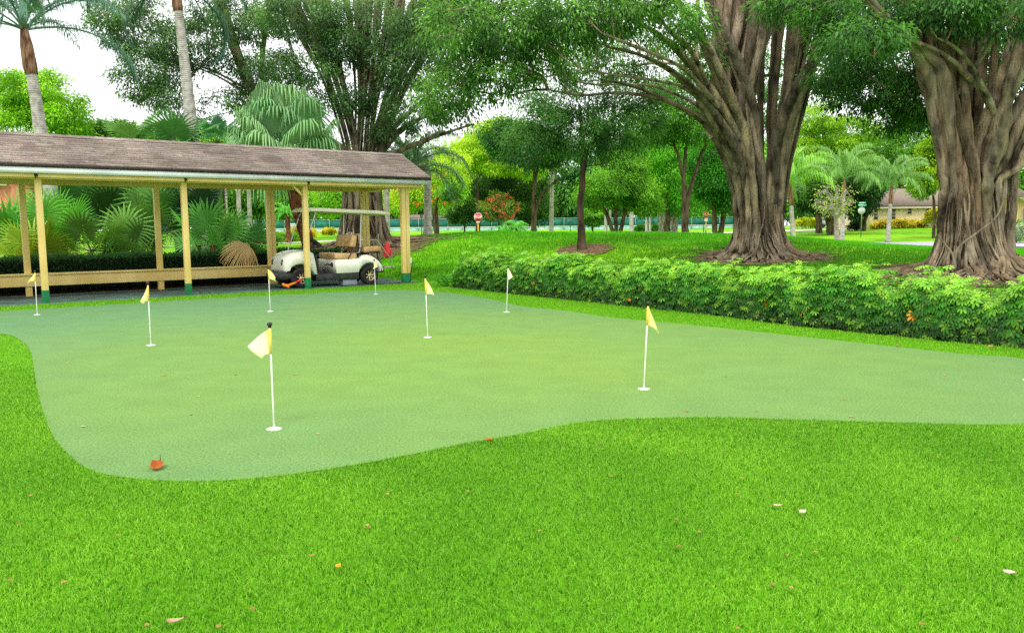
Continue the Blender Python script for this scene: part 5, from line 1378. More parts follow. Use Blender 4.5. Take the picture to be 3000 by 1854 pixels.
# small palms in the flower bed and by the sign
for px, Y, h, lab in ((1486, 70, .9, 'left of two small bright palms in the orange flower bed'), (1514, 70, 1.2, 'right of two small bright palms in the orange flower bed'), (845, 52, 1.9, 'small bright palm with brown trunk seen through the third carport bay')):
    b0 = onterr(px, Y)
    feather_palm('pygmy_palm', lab, [b0, b0 + [0, 0, h * .5], b0 + [.02, 0, h]], .16, .13, 14, 1.3, lin((104, 190, 60)), sheath=0, leaflet=.34, nl=22, lw=.05, trunk='palm_boots', els=(-.1, 1.2))

# ================================================================== PARK TREES
LIME = (lin((92, 160, 14)), lin((186, 236, 60)))
MIDG = (lin((60, 112, 22)), lin((146, 212, 64)))
DARK = (lin((24, 66, 26)), lin((76, 146, 58)))
YEL = (lin((120, 176, 20)), lin((214, 240, 70)))
def pk(name, label, px, Y, trunk, blobs, ntips, extra, per, L, cols, rb=.14, rt=.08, rad=.5, **kw):
    b0 = onterr(px, Y)
    if trunk and isinstance(trunk[0], list): stems = [[b0 + np.array([.08 * i, 0, -.1])] + [at(x, y, Y) for x, y in st] for i, st in enumerate(trunk)]
    else: stems = [[b0 - [0, 0, .1]] + [at(x, y, Y) for x, y in trunk]]
    return simple_tree(name, label, b0, None, rb, rt, px_blobs(blobs), ntips, per, rad, L, cols, extra=extra, stems=stems, **kw)
pk('park_tree', 'slender dark tree in a mulch circle in the middle of the lawn', 1703, 25, [[(1700, 620), (1707, 520), (1710, 455), (1704, 380), (1698, 310)], [(1700, 620), (1707, 520), (1716, 450), (1745, 412), (1790, 375)]], [(1690, 390, 25, 150, 75, 1.6), (1560, 420, 25, 90, 70, 1.2), (1820, 360, 25, 130, 60, 1.4), (1660, 290, 25, 150, 60, 1.5), (1880, 280, 25, 100, 55, 1.2), (1600, 350, 24.6, 70, 50, 1.0), (1760, 440, 25.5, 80, 40, 1.0)], 200, 170, 85, .085, (lin((46, 88, 44)), lin((116, 172, 86))), .12, .05, .42, r0=.009)
pk('park_tree', 'twin stemmed dark tree beside the orange flower bed', 1562, 42, [[(1563, 600), (1566, 520), (1552, 460)], [(1568, 640), (1585, 575), (1640, 520)], [(1563, 600), (1570, 520), (1590, 450)]], [(1540, 420, 42, 100, 50, 2.2), (1480, 400, 42, 60, 50, 1.6), (1600, 440, 42, 80, 40, 1.8)], 110, 150, 120, .13, DARK, .11, .06, .7)
pk('park_tree', 'forked slender tree between the round bushy tree and the small stop sign', 2004, 36, [[(2004, 600), (2003, 520), (1978, 430), (1952, 360)], [(2004, 600), (2004, 500), (2010, 430), (2016, 350)], [(2012, 600), (2040, 500), (2068, 420), (2085, 370)]], [(1960, 350, 36, 100, 60, 2), (2050, 370, 36, 90, 50, 1.8), (1880, 390, 36, 70, 60, 1.6), (2010, 270, 36, 120, 60, 2)], 130, 120, 110, .11, (lin((44, 90, 26)), lin((124, 190, 62))), .12, .05, .55)
pk('park_tree', 'round bushy green tree with a leaning second trunk', 1804, 50, [[(1804, 620), (1808, 560), (1812, 520)], [(1826, 640), (1834, 600), (1850, 560)], [(1770, 612), (1740, 606), (1715, 590)]], [(1800, 535, 50, 80, 60, 2.2), (1750, 570, 50, 55, 45, 1.6), (1870, 560, 50, 60, 50, 1.8), (1830, 490, 50, 60, 40, 1.5), (1890, 600, 50, 40, 30, 1.2)], 130, 180, 120, .135, MIDG, .15, .08, .6)
pk('park_tree', 'dense dark bush tree close to the left side of the middle banyan', 2098, 46, [[(2092, 640), (2090, 580), (2085, 530)], [(2118, 640), (2112, 580), (2110, 520)]], [(2090, 520, 46, 60, 70, 2), (2130, 560, 46, 45, 70, 1.6), (2060, 470, 46, 50, 50, 1.5), (2110, 430, 46, 60, 40, 1.5), (2110, 590, 46, 30, 30, 1.0)], 130, 170, 95, .13, (lin((30, 84, 20)), lin((90, 176, 48))), .17, .1, .6)
pk('park_tree', 'fresh light green tree behind the forked tree', 1955, 66, [(1955, 600), (1955, 540)], [(1950, 490, 66, 100, 90, 4), (2000, 590, 66, 80, 36, 3), (1900, 450, 66, 80, 70, 3), (2040, 420, 66, 70, 70, 3)], 150, 170, 105, .2, (lin((56, 118, 20)), lin((128, 214, 50))), .3, .15, .95)
pk('flame_tree', 'lime yellow spreading tree behind the stop sign', 1400, 88, [(1400, 620), (1400, 560)], [(1350, 460, 88, 90, 50, 4), (1440, 470, 88, 100, 45, 4), (1490, 400, 88, 90, 55, 4), (1420, 400, 88, 60, 40, 3), (1560, 480, 88, 60, 50, 3), (1300, 520, 88, 60, 50, 3)], 190, 210, 105, .25, YEL, .3, .15, 1.05, flat=.5)
pk('oak_tree', 'broad dark shady oak behind the red flowering bush', 1490, 96, [[(1490, 620), (1480, 580), (1440, 555)], [(1490, 620), (1500, 570), (1530, 545)]], [(1420, 550, 96, 90, 36, 5), (1510, 530, 96, 90, 50, 5), (1560, 600, 96, 60, 55, 4), (1460, 500, 96, 80, 36, 4)], 140, 190, 100, .25, (lin((36, 74, 24)), lin((100, 150, 60))), .5, .2, 1.1, bark='bark_pale')
pk('small_tree', 'small round grey green tree left of the stop sign', 1361, 92, [(1361, 660), (1361, 645)], [(1361, 618, 92, 46, 34, 2), (1340, 630, 92, 34, 22, 1.5), (1385, 620, 92, 30, 26, 1.4)], 60, 70, 60, .28, (lin((44, 88, 30)), lin((130, 180, 84))), .12, .06, .6)
pk('small_tree', 'small round tree left of the bushy green tree', 1736, 88, [(1736, 665), (1736, 645)], [(1737, 632, 88, 30, 24, 1.5)], 40, 40, 60, .26, MIDG, .1, .06, .5)
pk('round_tree', 'bright lime round tree at the left edge behind the carport roof', 105, 44, [(105, 520), (105, 420)], [(60, 290, 44, 90, 70, 2.2), (150, 300, 44, 90, 60, 2.2), (220, 350, 44, 60, 50, 1.8), (110, 380, 44, 150, 60, 2.5), (20, 250, 44, 70, 40, 1.6), (160, 250, 44, 40, 34, 1.2), (255, 385, 44, 34, 26, 1.0)], 150, 110, 150, .15, (lin((70, 140, 4)), lin((186, 240, 60))), .3, .15, .60, flat=.75, shell=.8)
pk('shrub_tree', 'yellow lime tree top showing over the ridge behind the dark fan palm', 520, 48, [(520, 520), (520, 450)], [(480, 400, 48, 60, 22, 1.6), (580, 408, 48, 70, 22, 1.6), (525, 400, 48, 60, 26, 1.6)], 70, 70, 60, .24, YEL, .2, .1, .6)
pk('shrub_tree', 'small grey green tree top over the ridge left of the fan palms', 345, 46, [(345, 520), (345, 430)], [(350, 385, 46, 60, 22, 1.4), (320, 395, 46, 36, 22, 1.2)], 50, 50, 60, .2, (lin((56, 100, 44)), lin((120, 166, 90))), .16, .08, .5)
# flame tree with red blossom
def blossoms(root, blobs, n, rad, L, c1, c2, per=14):
    p, o = blob_points(px_blobs(blobs), n, .8); mb = MB(); foliage(mb, p, o, per, rad, L, (c1, c2), .7, hang=.0, wr=.7)
    mb.build('blossom', M['leaf'], root)
r_ = pk('flame_tree', 'yellow green tree dotted with red blossom beside the end of the carport', 1280, 52, [[(1278, 620), (1290, 570), (1310, 540)], [(1278, 620), (1262, 560)]], [(1290, 540, 52, 70, 60, 2), (1230, 560, 52, 60, 50, 1.8), (1180, 580, 52, 60, 40, 1.6), (1330, 500, 52, 50, 50, 1.5)], 110, 100, 90, .15, YEL, .12, .06, .65)
blossoms(r_, [(1295, 555, 51, 50, 50, 1.5), (1220, 570, 51, 70, 45, 1.5)], 26, .26, .16, lin((230, 60, 20)), lin((255, 120, 60)))
r_ = pk('flowering_shrub', 'red orange blossoming bush right behind the stop sign', 1462, 86, [[(1462, 660), (1450, 620)], [(1462, 660), (1480, 610)]], [(1440, 618, 86, 40, 30, 1.6), (1485, 610, 86, 34, 34, 1.6), (1462, 585, 86, 24, 24, 1.2)], 50, 30, 50, .24, (lin((70, 110, 40)), lin((150, 180, 80))), .1, .05, .6)
blossoms(r_, [(1440, 612, 85, 40, 30, 1.5), (1485, 605, 85, 34, 36, 1.5), (1466, 582, 85, 20, 20, 1)], 44, .30, .20, lin((190, 70, 54)), lin((232, 134, 104)), 11)
# trees on the right
pk('park_tree', 'lime yellow leafy tree behind the weeping palm', 2400, 78, [(2400, 600), (2400, 500)], [(2410, 350, 78, 80, 50, 3), (2390, 410, 78, 80, 60, 3), (2450, 450, 78, 80, 60, 3), (2340, 460, 78, 60, 70, 3), (2500, 390, 78, 70, 50, 3), (2380, 540, 78, 70, 60, 3)], 160, 190, 100, .23, (lin((84, 140, 12)), lin((176, 222, 56))), .35, .15, 1.0, flat=.5)
pk('park_tree', 'tall mid green tree rising behind the cream house', 2640, 112, [(2640, 560), (2640, 480)], [(2600, 440, 112, 110, 70, 5), (2700, 440, 112, 110, 90, 5), (2540, 480, 112, 80, 60, 4), (2800, 440, 112, 90, 80, 5)], 190, 210, 95, .32, (lin((50, 104, 18)), lin((130, 196, 58))), .4, .2, 1.5, flat=.55)
pk('oak_tree', 'dark oak with leaning trunk beside the bare tree', 2436, 72, [[(2425, 620), (2410, 580), (2400, 540)], [(2436, 620), (2470, 570), (2500, 540)]], [(2440, 560, 72, 70, 36, 2.5), (2500, 560, 72, 50, 50, 2.2), (2390, 580, 72, 50, 40, 2)], 110, 130, 60, .28, (lin((20, 52, 14)), lin((76, 126, 40))), .36, .14, .8)
pk('oak_tree', 'dark multi stemmed tree against the left corner of the cream house', 2528, 80, [[(2520, 640), (2515, 600)], [(2535, 640), (2545, 600)]], [(2525, 590, 80, 36, 36, 2), (2500, 610, 80, 30, 30, 1.8), (2545, 560, 80, 30, 30, 1.8)], 60, 70, 60, .26, (lin((14, 44, 14)), lin((52, 100, 36))), .22, .1, .7)
pk('small_tree', 'narrow yellow green tree in front of the cream house', 2736, 58, [(2736, 600), (2732, 560)], [(2712, 500, 58, 34, 56, 1.2), (2735, 440, 58, 30, 46, 1.2), (2700, 550, 58, 30, 26, 1)], 90, 100, 60, .2, (lin((72, 126, 10)), lin((168, 206, 40))), .12, .06, .5)
pk('bare_tree', 'sparse grey tree with bare twigs and few young leaves on the far lawn', 2449, 48, [[(2449, 650), (2440, 610), (2425, 570)], [(2449, 650), (2462, 600), (2480, 560)], [(2449, 650), (2452, 600), (2450, 550)]], [(2428, 585, 48, 42, 50, 1.4), (2472, 585, 48, 26, 36, 1.1), (2455, 620, 48, 34, 18, 1.0)], 260, 0, 2, .16, (lin((130, 170, 50)), lin((200, 226, 100))), .10, .06, .3, bark='twig', r0=.02)
for px, Y, lab in ((1940, 84, 'pale thick trunked tree in front of the clipped box hedge'), (1975, 88, 'pale multi stemmed tree right of the clipped box hedge')):
    pk('park_tree', lab, px, Y, [[(px - 8, 620), (px - 14, 580)], [(px + 6, 620), (px + 16, 580)]], [(px, 560, Y, 70, 40, 3), (px + 30, 530, Y, 60, 40, 3)], 70, 90, 60, .34, MIDG, .36, .16, 1.0, bark='bark_pale')
pk('park_tree', 'dark leaning slim tree at the left of the palm with hanging fronds', 1282, 40, [(1270, 640), (1280, 590), (1300, 560)], [(1320, 560, 40, 34, 24, 1)], 20, 10, 40, .16, MIDG, .09, .05, .4)
pk('park_tree', 'leafy green tree seen through the carport above the palm trunks', 760, 72, [(760, 640), (760, 600)], [(680, 570, 72, 80, 50, 3), (780, 560, 72, 90, 60, 3), (850, 590, 72, 60, 50, 2.5), (620, 590, 72, 60, 50, 2.5)], 130, 140, 60, .32, (lin((44, 100, 14)), lin((140, 206, 48))), .3, .12, 1.0)
pk('park_tree', 'lime tree seen through the carport right of the cart roof', 1120, 80, [(1120, 640), (1120, 600)], [(1080, 570, 80, 80, 50, 3), (1160, 560, 80, 80, 50, 3), (980, 580, 80, 70, 50, 3)], 110, 120, 60, .34, LIME, .28, .12, 1.0)
pk('park_tree', 'dark leafy mass behind the fan palms in the first carport bay', 330, 33, [(330, 640), (330, 600)], [(300, 600, 33, 120, 60, 1.5), (420, 600, 33, 100, 60, 1.5), (210, 600, 33, 70, 50, 1.5)], 110, 160, 60, .18, (lin((8, 24, 10)), lin((34, 70, 30))), .2, .1, .5)
# far row
far = [(-500, 60), (-150, 70), (180, 50), (480, 60), (760, 70), (1000, 60), (1240, 60), (1480, 70), (1720, 60), (1960, 60), (2200, 70), (2460, 60), (2700, 70), (2950, 60), (3250, 60), (3600, 60)]
for i, (px, w) in enumerate(far):
    Y = 150 + 12 * math.sin(i * 2.3); c = [(lin((56, 116, 30)), lin((140, 206, 80))), (lin((70, 130, 30)), lin((160, 220, 80))), (lin((44, 96, 36)), lin((112, 178, 76)))][i % 3]
    pk('far_tree', 'broad green tree in the far row behind the tennis court fence', px, Y, [(px, 640), (px, 600)], [(px, 560, Y, 170, 70, 5), (px - 60, 600, Y, 120, 50, 5), (px + 70, 590, Y, 120, 60, 5), (px + 20, 480 + 20 * math.sin(i * 1.7), Y, 120, 60, 5)], 70, 150, 60, .8, c, .5, .3, 2.3, group='far row of trees closing the view')

# ================================================================== LOW PLANTS
def bush(name, label, px, Y, w, d, h, cols, L, n, leaf='leaf', cat='bush', per=40, rad=.25):
    b0 = onterr(px, Y); root = thing(name, b0, label, cat)
    m = n; p = np.c_[rng.uniform(-w / 2, w / 2, m), rng.uniform(-d / 2, d / 2, m), np.zeros(m)]
    e = 1 - .35 * (np.abs(p[:, 0]) / (w / 2)) ** 4
    p[:, 2] = h * e * rng.uniform(.15, 1, m) ** .6
    pts = p + b0; pts[:, 2] = p[:, 2] + terr(pts[:, 0], pts[:, 1])
    o = unit(np.c_[p[:, 0] * .3, p[:, 1] - .5, p[:, 2] * .8])
    mb = MB(); foliage(mb, pts, o, per, rad, L, cols, .8, hang=.0)
    mb.build('foliage', M[leaf], root)
    mb = MB()
    for k in range(12):
        x = rng.uniform(-w / 2 * .9, w / 2 * .9); q = b0 + [x, 0, 0]; q[2] = tz(q[0], q[1]) - .03
        mb.tube([q, q + [rng.normal(0, .1), rng.normal(0, .1), h * .7]], .02, 4, caps=False)
    mb.build('stems', M['bark_dark'], root)
    return root
GOLD = (lin((150, 140, 20)), lin((248, 232, 100)))
bush('flower_bed', 'bed of orange and yellow flowers below the two small palms', 1538, 69, 3.9, 1.6, .28, (lin((190, 90, 10)), lin((250, 180, 50))), .16, 130, cat='flower bed')
bush('yellow_hedge', 'golden yellow low hedge along the cream house wall', 2632, 84.0, 5.4, .9, .80, GOLD, .22, 150, cat='hedge')
bush('yellow_bush', 'taller golden bush at the right end of the cream house hedge', 2738, 82.5, 1.8, 1.2, 1.8, (lin((120, 130, 14)), lin((214, 206, 50))), .22, 80)
bush('white_flower_bush', 'pale grey green flowering bush at the right edge beyond the banyan', 2995, 44, 1.3, 1.2, 1.0, (lin((80, 120, 70)), lin((206, 220, 200))), .12, 70)
bush('low_hedge', 'dark green and gold hedge in front of the right edge house', 2990, 50, 3.0, 1.0, 1.1, (lin((40, 90, 16)), lin((150, 180, 40))), .14, 90, cat='hedge')
bush('low_hedge', 'long clipped green hedge beyond the carport beside the pale path', 715, 45, 4.2, 1.2, .75, (lin((34, 84, 20)), lin((120, 180, 60))), .12, 160, cat='hedge')
bush('yellow_bush', 'yellow leaved bush in front of the white sign board', 886, 58, 1.6, 1.0, .8, (lin((170, 150, 10)), lin((250, 236, 60))), .16, 70)
bush('green_bush', 'bright green low bush below the white sign board', 838, 54, 1.9, 1.0, .5, (lin((60, 120, 14)), lin((150, 210, 50))), .14, 70)
bush('yellow_bush', 'yellow flowering bush on the lawn left of the banyan trunk behind the carport', 965, 90, 1.6, 1.0, .7, (lin((150, 150, 10)), lin((240, 220, 60))), .2, 40)
bush('box_hedge', 'clipped square green hedge in the far park, left piece', 1886, 96, 2.0, 1.2, .95, (lin((30, 80, 14)), lin((90, 160, 40))), .16, 110, cat='hedge')
bush('box_hedge', 'clipped square green hedge in the far park, right piece', 1940, 97, 2.4, 1.2, .95, (lin((30, 80, 14)), lin((90, 160, 40))), .16, 120, cat='hedge')
bush('green_bush', 'dark spiky low bush at the left corner of the cream house', 2504, 82, 1.4, 1.0, .9, (lin((14, 46, 14)), lin((60, 110, 40))), .22, 40)
bush('green_bush', 'green bush beside the far road behind the weeping palm', 2360, 105, 3.0, 1.4, 1.3, (lin((120, 150, 10)), lin((220, 220, 60))), .26, 60)

# ================================================================== BUILDINGS, FENCE, SIGNS
M['cream'] = mat_noise('cream_stucco', (222, 208, 156), (236, 224, 178), scale=3, rough=0.9, bump=.1, bscale=60)
M['house_roof'] = mat_noise('brown_roof', (112, 98, 90), (152, 136, 124), scale=9, rough=0.95, stretch=(1, 1, 4))
M['glass'] = mat_noise('window_glass', (44, 46, 44), (96, 98, 92), scale=1.6, rough=0.12, spec=.6)
M['salmon'] = mat_noise('salmon_wall', (206, 128, 96), (226, 156, 122), scale=3, rough=0.85)
M['tan_wall'] = mat_noise('tan_wall', (206, 170, 110), (224, 192, 134), scale=3, rough=0.85)
M['screen'] = mat_noise('green_windscreen', (24, 92, 82), (44, 124, 108), scale=1.2, rough=0.8)
M['mesh_pale'] = mat_noise('pale_court_mesh', (140, 190, 180), (186, 220, 208), scale=2, rough=0.8)
M['stop_red'] = mat_noise('sign_red', (206, 26, 38), (222, 38, 46), scale=6, rough=.4)
M['sign_white'] = mat_plain('sign_white', (238, 234, 226), rough=.45)
M['sign_yellow'] = mat_plain('post_yellow', (240, 190, 20), rough=.5)
M['sign_green'] = mat_plain('sign_green', (20, 190, 130), rough=.5)
M['sign_back'] = mat_plain('sign_back', (206, 210, 204), rough=.6)
M['galv'] = mat_plain('galvanised', (168, 178, 174), rough=.45, metal=.5)
M['post_green'] = mat_plain('post_green', (52, 104, 66), rough=.6)
M['concrete'] = mat_noise('concrete_pole', (150, 144, 132), (190, 184, 170), scale=6, rough=.9)

def box_house(name, label, P0, P1, depth, z0, zw, zr, wallm, over=.5, hip=True, cat='house'):
    """long wall from P0 to P1 facing the viewer, body behind it"""
    P0 = np.asarray(P0, float); P1 = np.asarray(P1, float); u = unit(P1 - P0); nn = np.array([-u[1], u[0]]); Lw = float(np.linalg.norm(P1 - P0))
    rz = math.atan2(u[1], u[0]); root = thing(name, (P0[0], P0[1], z0), label, cat, rz=rz)
    hgt = zw - z0
    MB().box((Lw / 2, depth / 2, hgt / 2 - .2), (Lw, depth, hgt + .4)).build('wall', M[wallm], root, local=True)
    e0 = hgt; r0 = zr - z0; ins = min(depth / 2 + over, Lw / 2 - .2) if hip else -0.001
    a = [(-over, -over, e0), (Lw + over, -over, e0), (Lw + over, depth + over, e0), (-over, depth + over, e0), (-over + ins if hip else -over, depth / 2, r0), (Lw + over - ins if hip else Lw + over, depth / 2, r0)]
    mb = MB(); mb.add(a, quads=[[0, 1, 5, 4], [2, 3, 4, 5], [3, 2, 1, 0]], tris=[[1, 2, 5], [3, 0, 4]])
    rf = mb.build('roof', M['house_roof'], root, local=True)
    MB().box((Lw / 2, -over - .02, e0 - .10), (Lw + 2 * over, .04, .22)).build('fascia', M['sign_white'] if wallm != 'cream' else M['mesh_cream'], rf, local=True)
    MB().box((Lw / 2, -over - .05, e0 + .03), (Lw + 2 * over + .1, .05, .06)).build('roof_edge', M['drip_edge'], rf, local=True)
    MB().box((Lw / 2, depth / 2, e0 - .02), (Lw + 2 * over - .1, depth + 2 * over - .1, .03)).build('soffit', M['sign_white'], rf, local=True)
    return root, u
M['mesh_cream'] = mat_noise('cream_fascia', (210, 204, 178), (228, 222, 198), scale=4, rough=.7)
def window(root, x, z, w, h, panes):
    o = MB().box((x, -.025, z), (w, .05, h)).build('window', M['glass'], root, local=True)
    fm = MB()
    for dx in (-1, 1): fm.box((x + dx * (w / 2 + .03), -.03, z), (.06, .09, h + .12))
    for dz in (-1, 1): fm.box((x, -.032, z + dz * (h / 2 + .03)), (w, .085, .06))
    for k in range(1, panes): fm.box((x, -.045, z - h / 2 + h * k / panes), (w, .03, .04))
    fm.build('frame', M['mesh_cream'], o, local=True)
Yh = 85.0
hl_, hr_ = at(2549, 660, Yh), at(2925, 655, Yh); z0 = tz(hl_[0], hl_[1])
hz = at(2600, 606, Yh)[2]; rzz = at(2719, 552, Yh + 4.5)[2]
hs_, _u = box_house('cream_house', 'cream single storey house with brown hip roof between the banyans', hl_[:2], hr_[:2], 9.5, z0, hz, rzz, 'cream')
def hx(px): return (at(px, 640, Yh)[0] - hl_[0])
def hzv(py): return at(2600, py, Yh)[2] - z0
for x0, x1, y0, y1, p in ((2559.5, 2570, 613, 644, 3), (2611.5, 2622, 612.5, 644, 3), (2657.5, 2669, 611, 627, 2), (2712, 2724, 610, 627, 2)):
    window(hs_, (hx(x0) + hx(x1)) / 2, (hzv(y0) + hzv(y1)) / 2, hx(x1) - hx(x0), hzv(y0) - hzv(y1), p)
MB().tube([(7.0, 1.6, hz - z0 + .9), (7.0, 1.6, hz - z0 + 1.35)], .05, 8).build('vent_pipe', M['sign_white'], hs_, local=True)
h2, _u = box_house('tan_house', 'tan house with brown roof at the right edge behind the banyan', (34, 55), (46, 72.5), 4, tz(36, 57), 3.2, 5.4, 'tan_wall', over=.6)
window(h2, 5.0, 1.1, 1.1, 1.5, 2)
MB().box((7.4, -.03, 1.0), (1.0, .06, 2.0)).build('door', M['glass'], h2, local=True)
for x in (3.6, 6.4): MB().box((x, -.75, 1.2), (.16, .16, 2.4)).build('porch_post', M['salmon'], h2, local=True)
sal = onterr(-40, 42)
box_house('salmon_house', 'salmon walled building at the left edge behind the fan palms', (sal[0] - 7, sal[1] - 1), (at(52, 600, 42)[0], sal[1] - 1), 6, sal[2], at(20, 536, 42)[2], at(20, 536, 42)[2] + .9, 'salmon', over=.3)
c0, c1 = at(1120, 650, 146), at(1332, 650, 146)
box_house('club_house', 'low building with a salmon roof line behind the tennis fence', c0[:2], c1[:2], 8, tz(c0[0], c0[1]), at(1240, 643, 146)[2], at(1240, 629, 150)[2], 'salmon', over=.4)

# tennis fence
fx0, fx1, fy0, fy1 = at(700, 660, 124), at(2230, 660, 130), 124.0, 130.0
fen = thing('tennis_fence', (fx0[0], fy0, tz(fx0[0], fy0)), 'long tennis court fence with dark green windscreen across the far park', 'fence')
nf = 36; P = [np.array([fx0[0] + (fx1[0] - fx0[0]) * t, fy0 + (fy1 - fy0) * t, 0]) for t in np.linspace(0, 1, nf + 1)]
fm = MB(); lo = MB()
for a, b__ in zip(P[:-1], P[1:]):
    for m_, z_0, z_1, col in ((fm, 1.62, 2.82, None), (lo, .80, 1.55, None)):
        A = [a + [0, 0, z_0], b__ + [0, 0, z_0], b__ + [0, 0, z_1], a + [0, 0, z_1]]; sag = np.array([0, .05, 0])
        m_.add(A + [q + [0, .03, 0] for q in A], quads=[[0, 1, 2, 3], [7, 6, 5, 4], [0, 4, 5, 1], [2, 6, 7, 3], [1, 5, 6, 2], [3, 7, 4, 0]])
fm.build('windscreen', M['screen'], fen); lo.build('lower_mesh', M['mesh_pale'], fen)
MB().tube([P[0] + [0, -.05, 2.85], P[-1] + [0, -.05, 2.85]], .035, 6).build('top_rail', M['galv'], fen)
MB().tube([P[0] + [0, -.06, 1.58], P[-1] + [0, -.06, 1.58]], .05, 6).build('middle_rail', M['sign_white'], fen)
p0 = None
for q in P:
    if p0 is None: p0 = MB().tube([q + [0, -.06, .6], q + [0, -.06, 2.95]], .035, 6).build('post', M['galv'], fen); pq = q
    else:
        c = p0.copy(); COL.objects.link(c); c.parent = fen; c.location = [float(v) for v in (q - pq)]

# text helper
def text_mesh(name, s, size, mat, parent, loc, rot, bold=.0, sx=1.0):
    cu = bpy.data.curves.new('lettering', 'FONT'); cu.body = s; cu.size = size; cu.align_x = 'CENTER'; cu.align_y = 'CENTER'; cu.offset = bold; cu.extrude = .002
    to = bpy.data.objects.new('lettering', cu); COL.objects.link(to)
    dg = bpy.context.evaluated_depsgraph_get(); me = bpy.data.meshes.new_from_object(to.evaluated_get(dg))
    bpy.data.objects.remove(to); bpy.data.curves.remove(cu)
    me.materials.clear(); me.materials.append(mat)
    o = bpy.data.objects.new(name, me); COL.objects.link(o); o.parent = parent; o.location = loc; o.rotation_euler = rot; o.scale = (sx, 1, 1)
    return o
def octagon(r): return [(r * math.cos(PI / 8 + k * PI / 4), r * math.sin(PI / 8 + k * PI / 4)) for k in range(8)]
def stop_sign(px, py, Y, w, yaw, label, plates, foot=True):
    c = at(px, py, Y); zb = tz(c[0], c[1]); b0 = np.array([c[0], c[1], zb]); h = c[2] - zb
    r = thing('stop_sign', b0, label, 'stop sign', rz=yaw)
    R = w / 2 / math.cos(PI / 8)
    def octo(rad, y0, y1, m, name, par=None):
        o = octagon(rad); V = [(x, y0, h + z) for x, z in o] + [(x, y1, h + z) for x, z in o]
        return MB().add(V, quads=[[k, (k + 1) % 8, 8 + (k + 1) % 8, 8 + k] for k in range(8)], ngons=[list(range(8))[::-1], list(range(8, 16))]).build(name, M[m], par or r, local=True)
    pl = octo(R, -.03, -.02, 'sign_white', 'sign_plate'); octo(R * .93, -.034, -.031, 'stop_red', 'red_face', pl)
    text_mesh('lettering', 'STOP', w * .46, M['sign_white'], pl, (0, -.038, h), (PI / 2, 0, 0), bold=w * .012, sx=.80)
    y = h - w / 2 - .02
    for k, (tw, th_, s) in enumerate(plates):
        q = MB().box((0, -.028, y - th_ / 2), (tw, .012, th_)).build('plate', M['sign_white'], r, local=True)
        if s: text_mesh('lettering', s, th_ * .8, M['stop_red'], q, (0, -.037, y - th_ / 2), (PI / 2, 0, 0), bold=.004, sx=.9)
        y -= th_ + .02
    MB().bbox((0, .03, (h - w * .35) / 2 + .25), (.11, .05, h - w * .35 - .5), .01).build('post', M['sign_yellow'], r, local=True)
    MB().bbox((0, .03, .27), (.09, .045, .56), .01).build('post_base', M['post_green'], r, local=True)
    return r
stop_sign(1400.6, 636.5, 75, .75, 0.06, 'large red stop sign on a yellow post left of the red blossoming bush', [(.32, .16, '4-WAY')])
stop_sign(2068.5, 629, 85, .72, -0.55, 'smaller red stop sign turned sideways near the middle banyan trunk', [(.38, .14, '4-WAY'), (.38, .18, None)])
# street name sign seen from behind
c = at(2525, 617, 64); zb = tz(c[0], c[1]); h = c[2] - zb
ss_ = thing('street_sign', (c[0], c[1], zb), 'grey back of an octagonal sign below green street name blades on a green post', 'street sign')
MB().tube([(0, 0, -.2), (0, 0, 1.1)], .035, 8).build('post_base', M['post_green'], ss_, local=True)
MB().tube([(0, 0, 1.1), (0, 0, h + .42)], .035, 8).build('post', M['galv'], ss_, local=True)
o = octagon(.30); V = [(x, .05, h + z) for x, z in o] + [(x, .06, h + z) for x, z in o]
MB().add(V, quads=[[k, (k + 1) % 8, 8 + (k + 1) % 8, 8 + k] for k in range(8)], ngons=[list(range(8))[::-1], list(range(8, 16))]).build('sign_plate', M['sign_back'], ss_, local=True)
for z, w_, yw in ((h + .40, .68, .1), (h + .58, .54, -.25)):
    bl = MB().box((0, 0, 0), (w_, .012, .16)).build('name_blade', M['sign_green'], ss_, local=True); bl.location = (0, -.04, z); bl.rotation_euler = (0, 0, yw)
    lm = MB(); x = -w_ * .34
    while x < w_ * .34:
        ww = rng.uniform(.03, .07); lm.box((x, -.009, 0), (ww, .004, .06)); x += ww + .018
    tag(lm.build('lettering', M['sign_white'], bl, local=True), kind='stuff')

# park lamps
def lamp(px, Y, top, label):
    b0 = onterr(px, Y); h = at(px, top, Y)[2] - b0[2]
    r = thing('park_lamp', b0, label, 'lamp post', 'slim black park lamps')
    MB().tube([(0, 0, -.1), (0, 0, h - .45)], [.05, .035], 8).build('post', M['dark_metal'], r, local=True)
    MB().lathe([(.04, h - .45), (.12, h - .40), (.16, h - .12), (.001, h - .11)], (0, 0, 0), 'z', 10).build('lantern', M['glass'], r, local=True)
    MB().lathe([(.19, h - .12), (.10, h - .03), (.001, h)], (0, 0, 0), 'z', 10).build('cap', M['dark_metal'], r, local=True)
lamp(1236, 80, 625, 'slim black park lamp just left of the palm beside the carport')
lamp(1714, 90, 624, 'slim black park lamp right of the slender tree trunk')
lamp(1671, 90, 648, 'short slim green lamp left of the slender tree trunk')
lamp(1913, 88, 626, 'slim black park lamp in front of the clipped box hedge')
lamp(2061, 96, 636, 'slim black park lamp directly behind the smaller stop sign')
# white globe lamp near right house
g0 = onterr(2958, 46); hgl = at(2958, 627, 46)[2] - g0[2]
r = thing('globe_lamp', g0, 'white globe lamp beside the right banyan near the tan house', 'lamp post')
MB().tube([(0, 0, -.1), (0, 0, hgl - .15)], .03, 8).build('post', M['dark_metal'], r, local=True)
MB().lathe([(.001, hgl - .19)] + [(.19 * math.sin(t), hgl - .19 * math.cos(t)) for t in np.linspace(.2, PI - .05, 9)] + [(.001, hgl + .19)], (0, 0, 0), 'z', 14).build('globe', M['sign_white'], r, local=True, smooth=True)
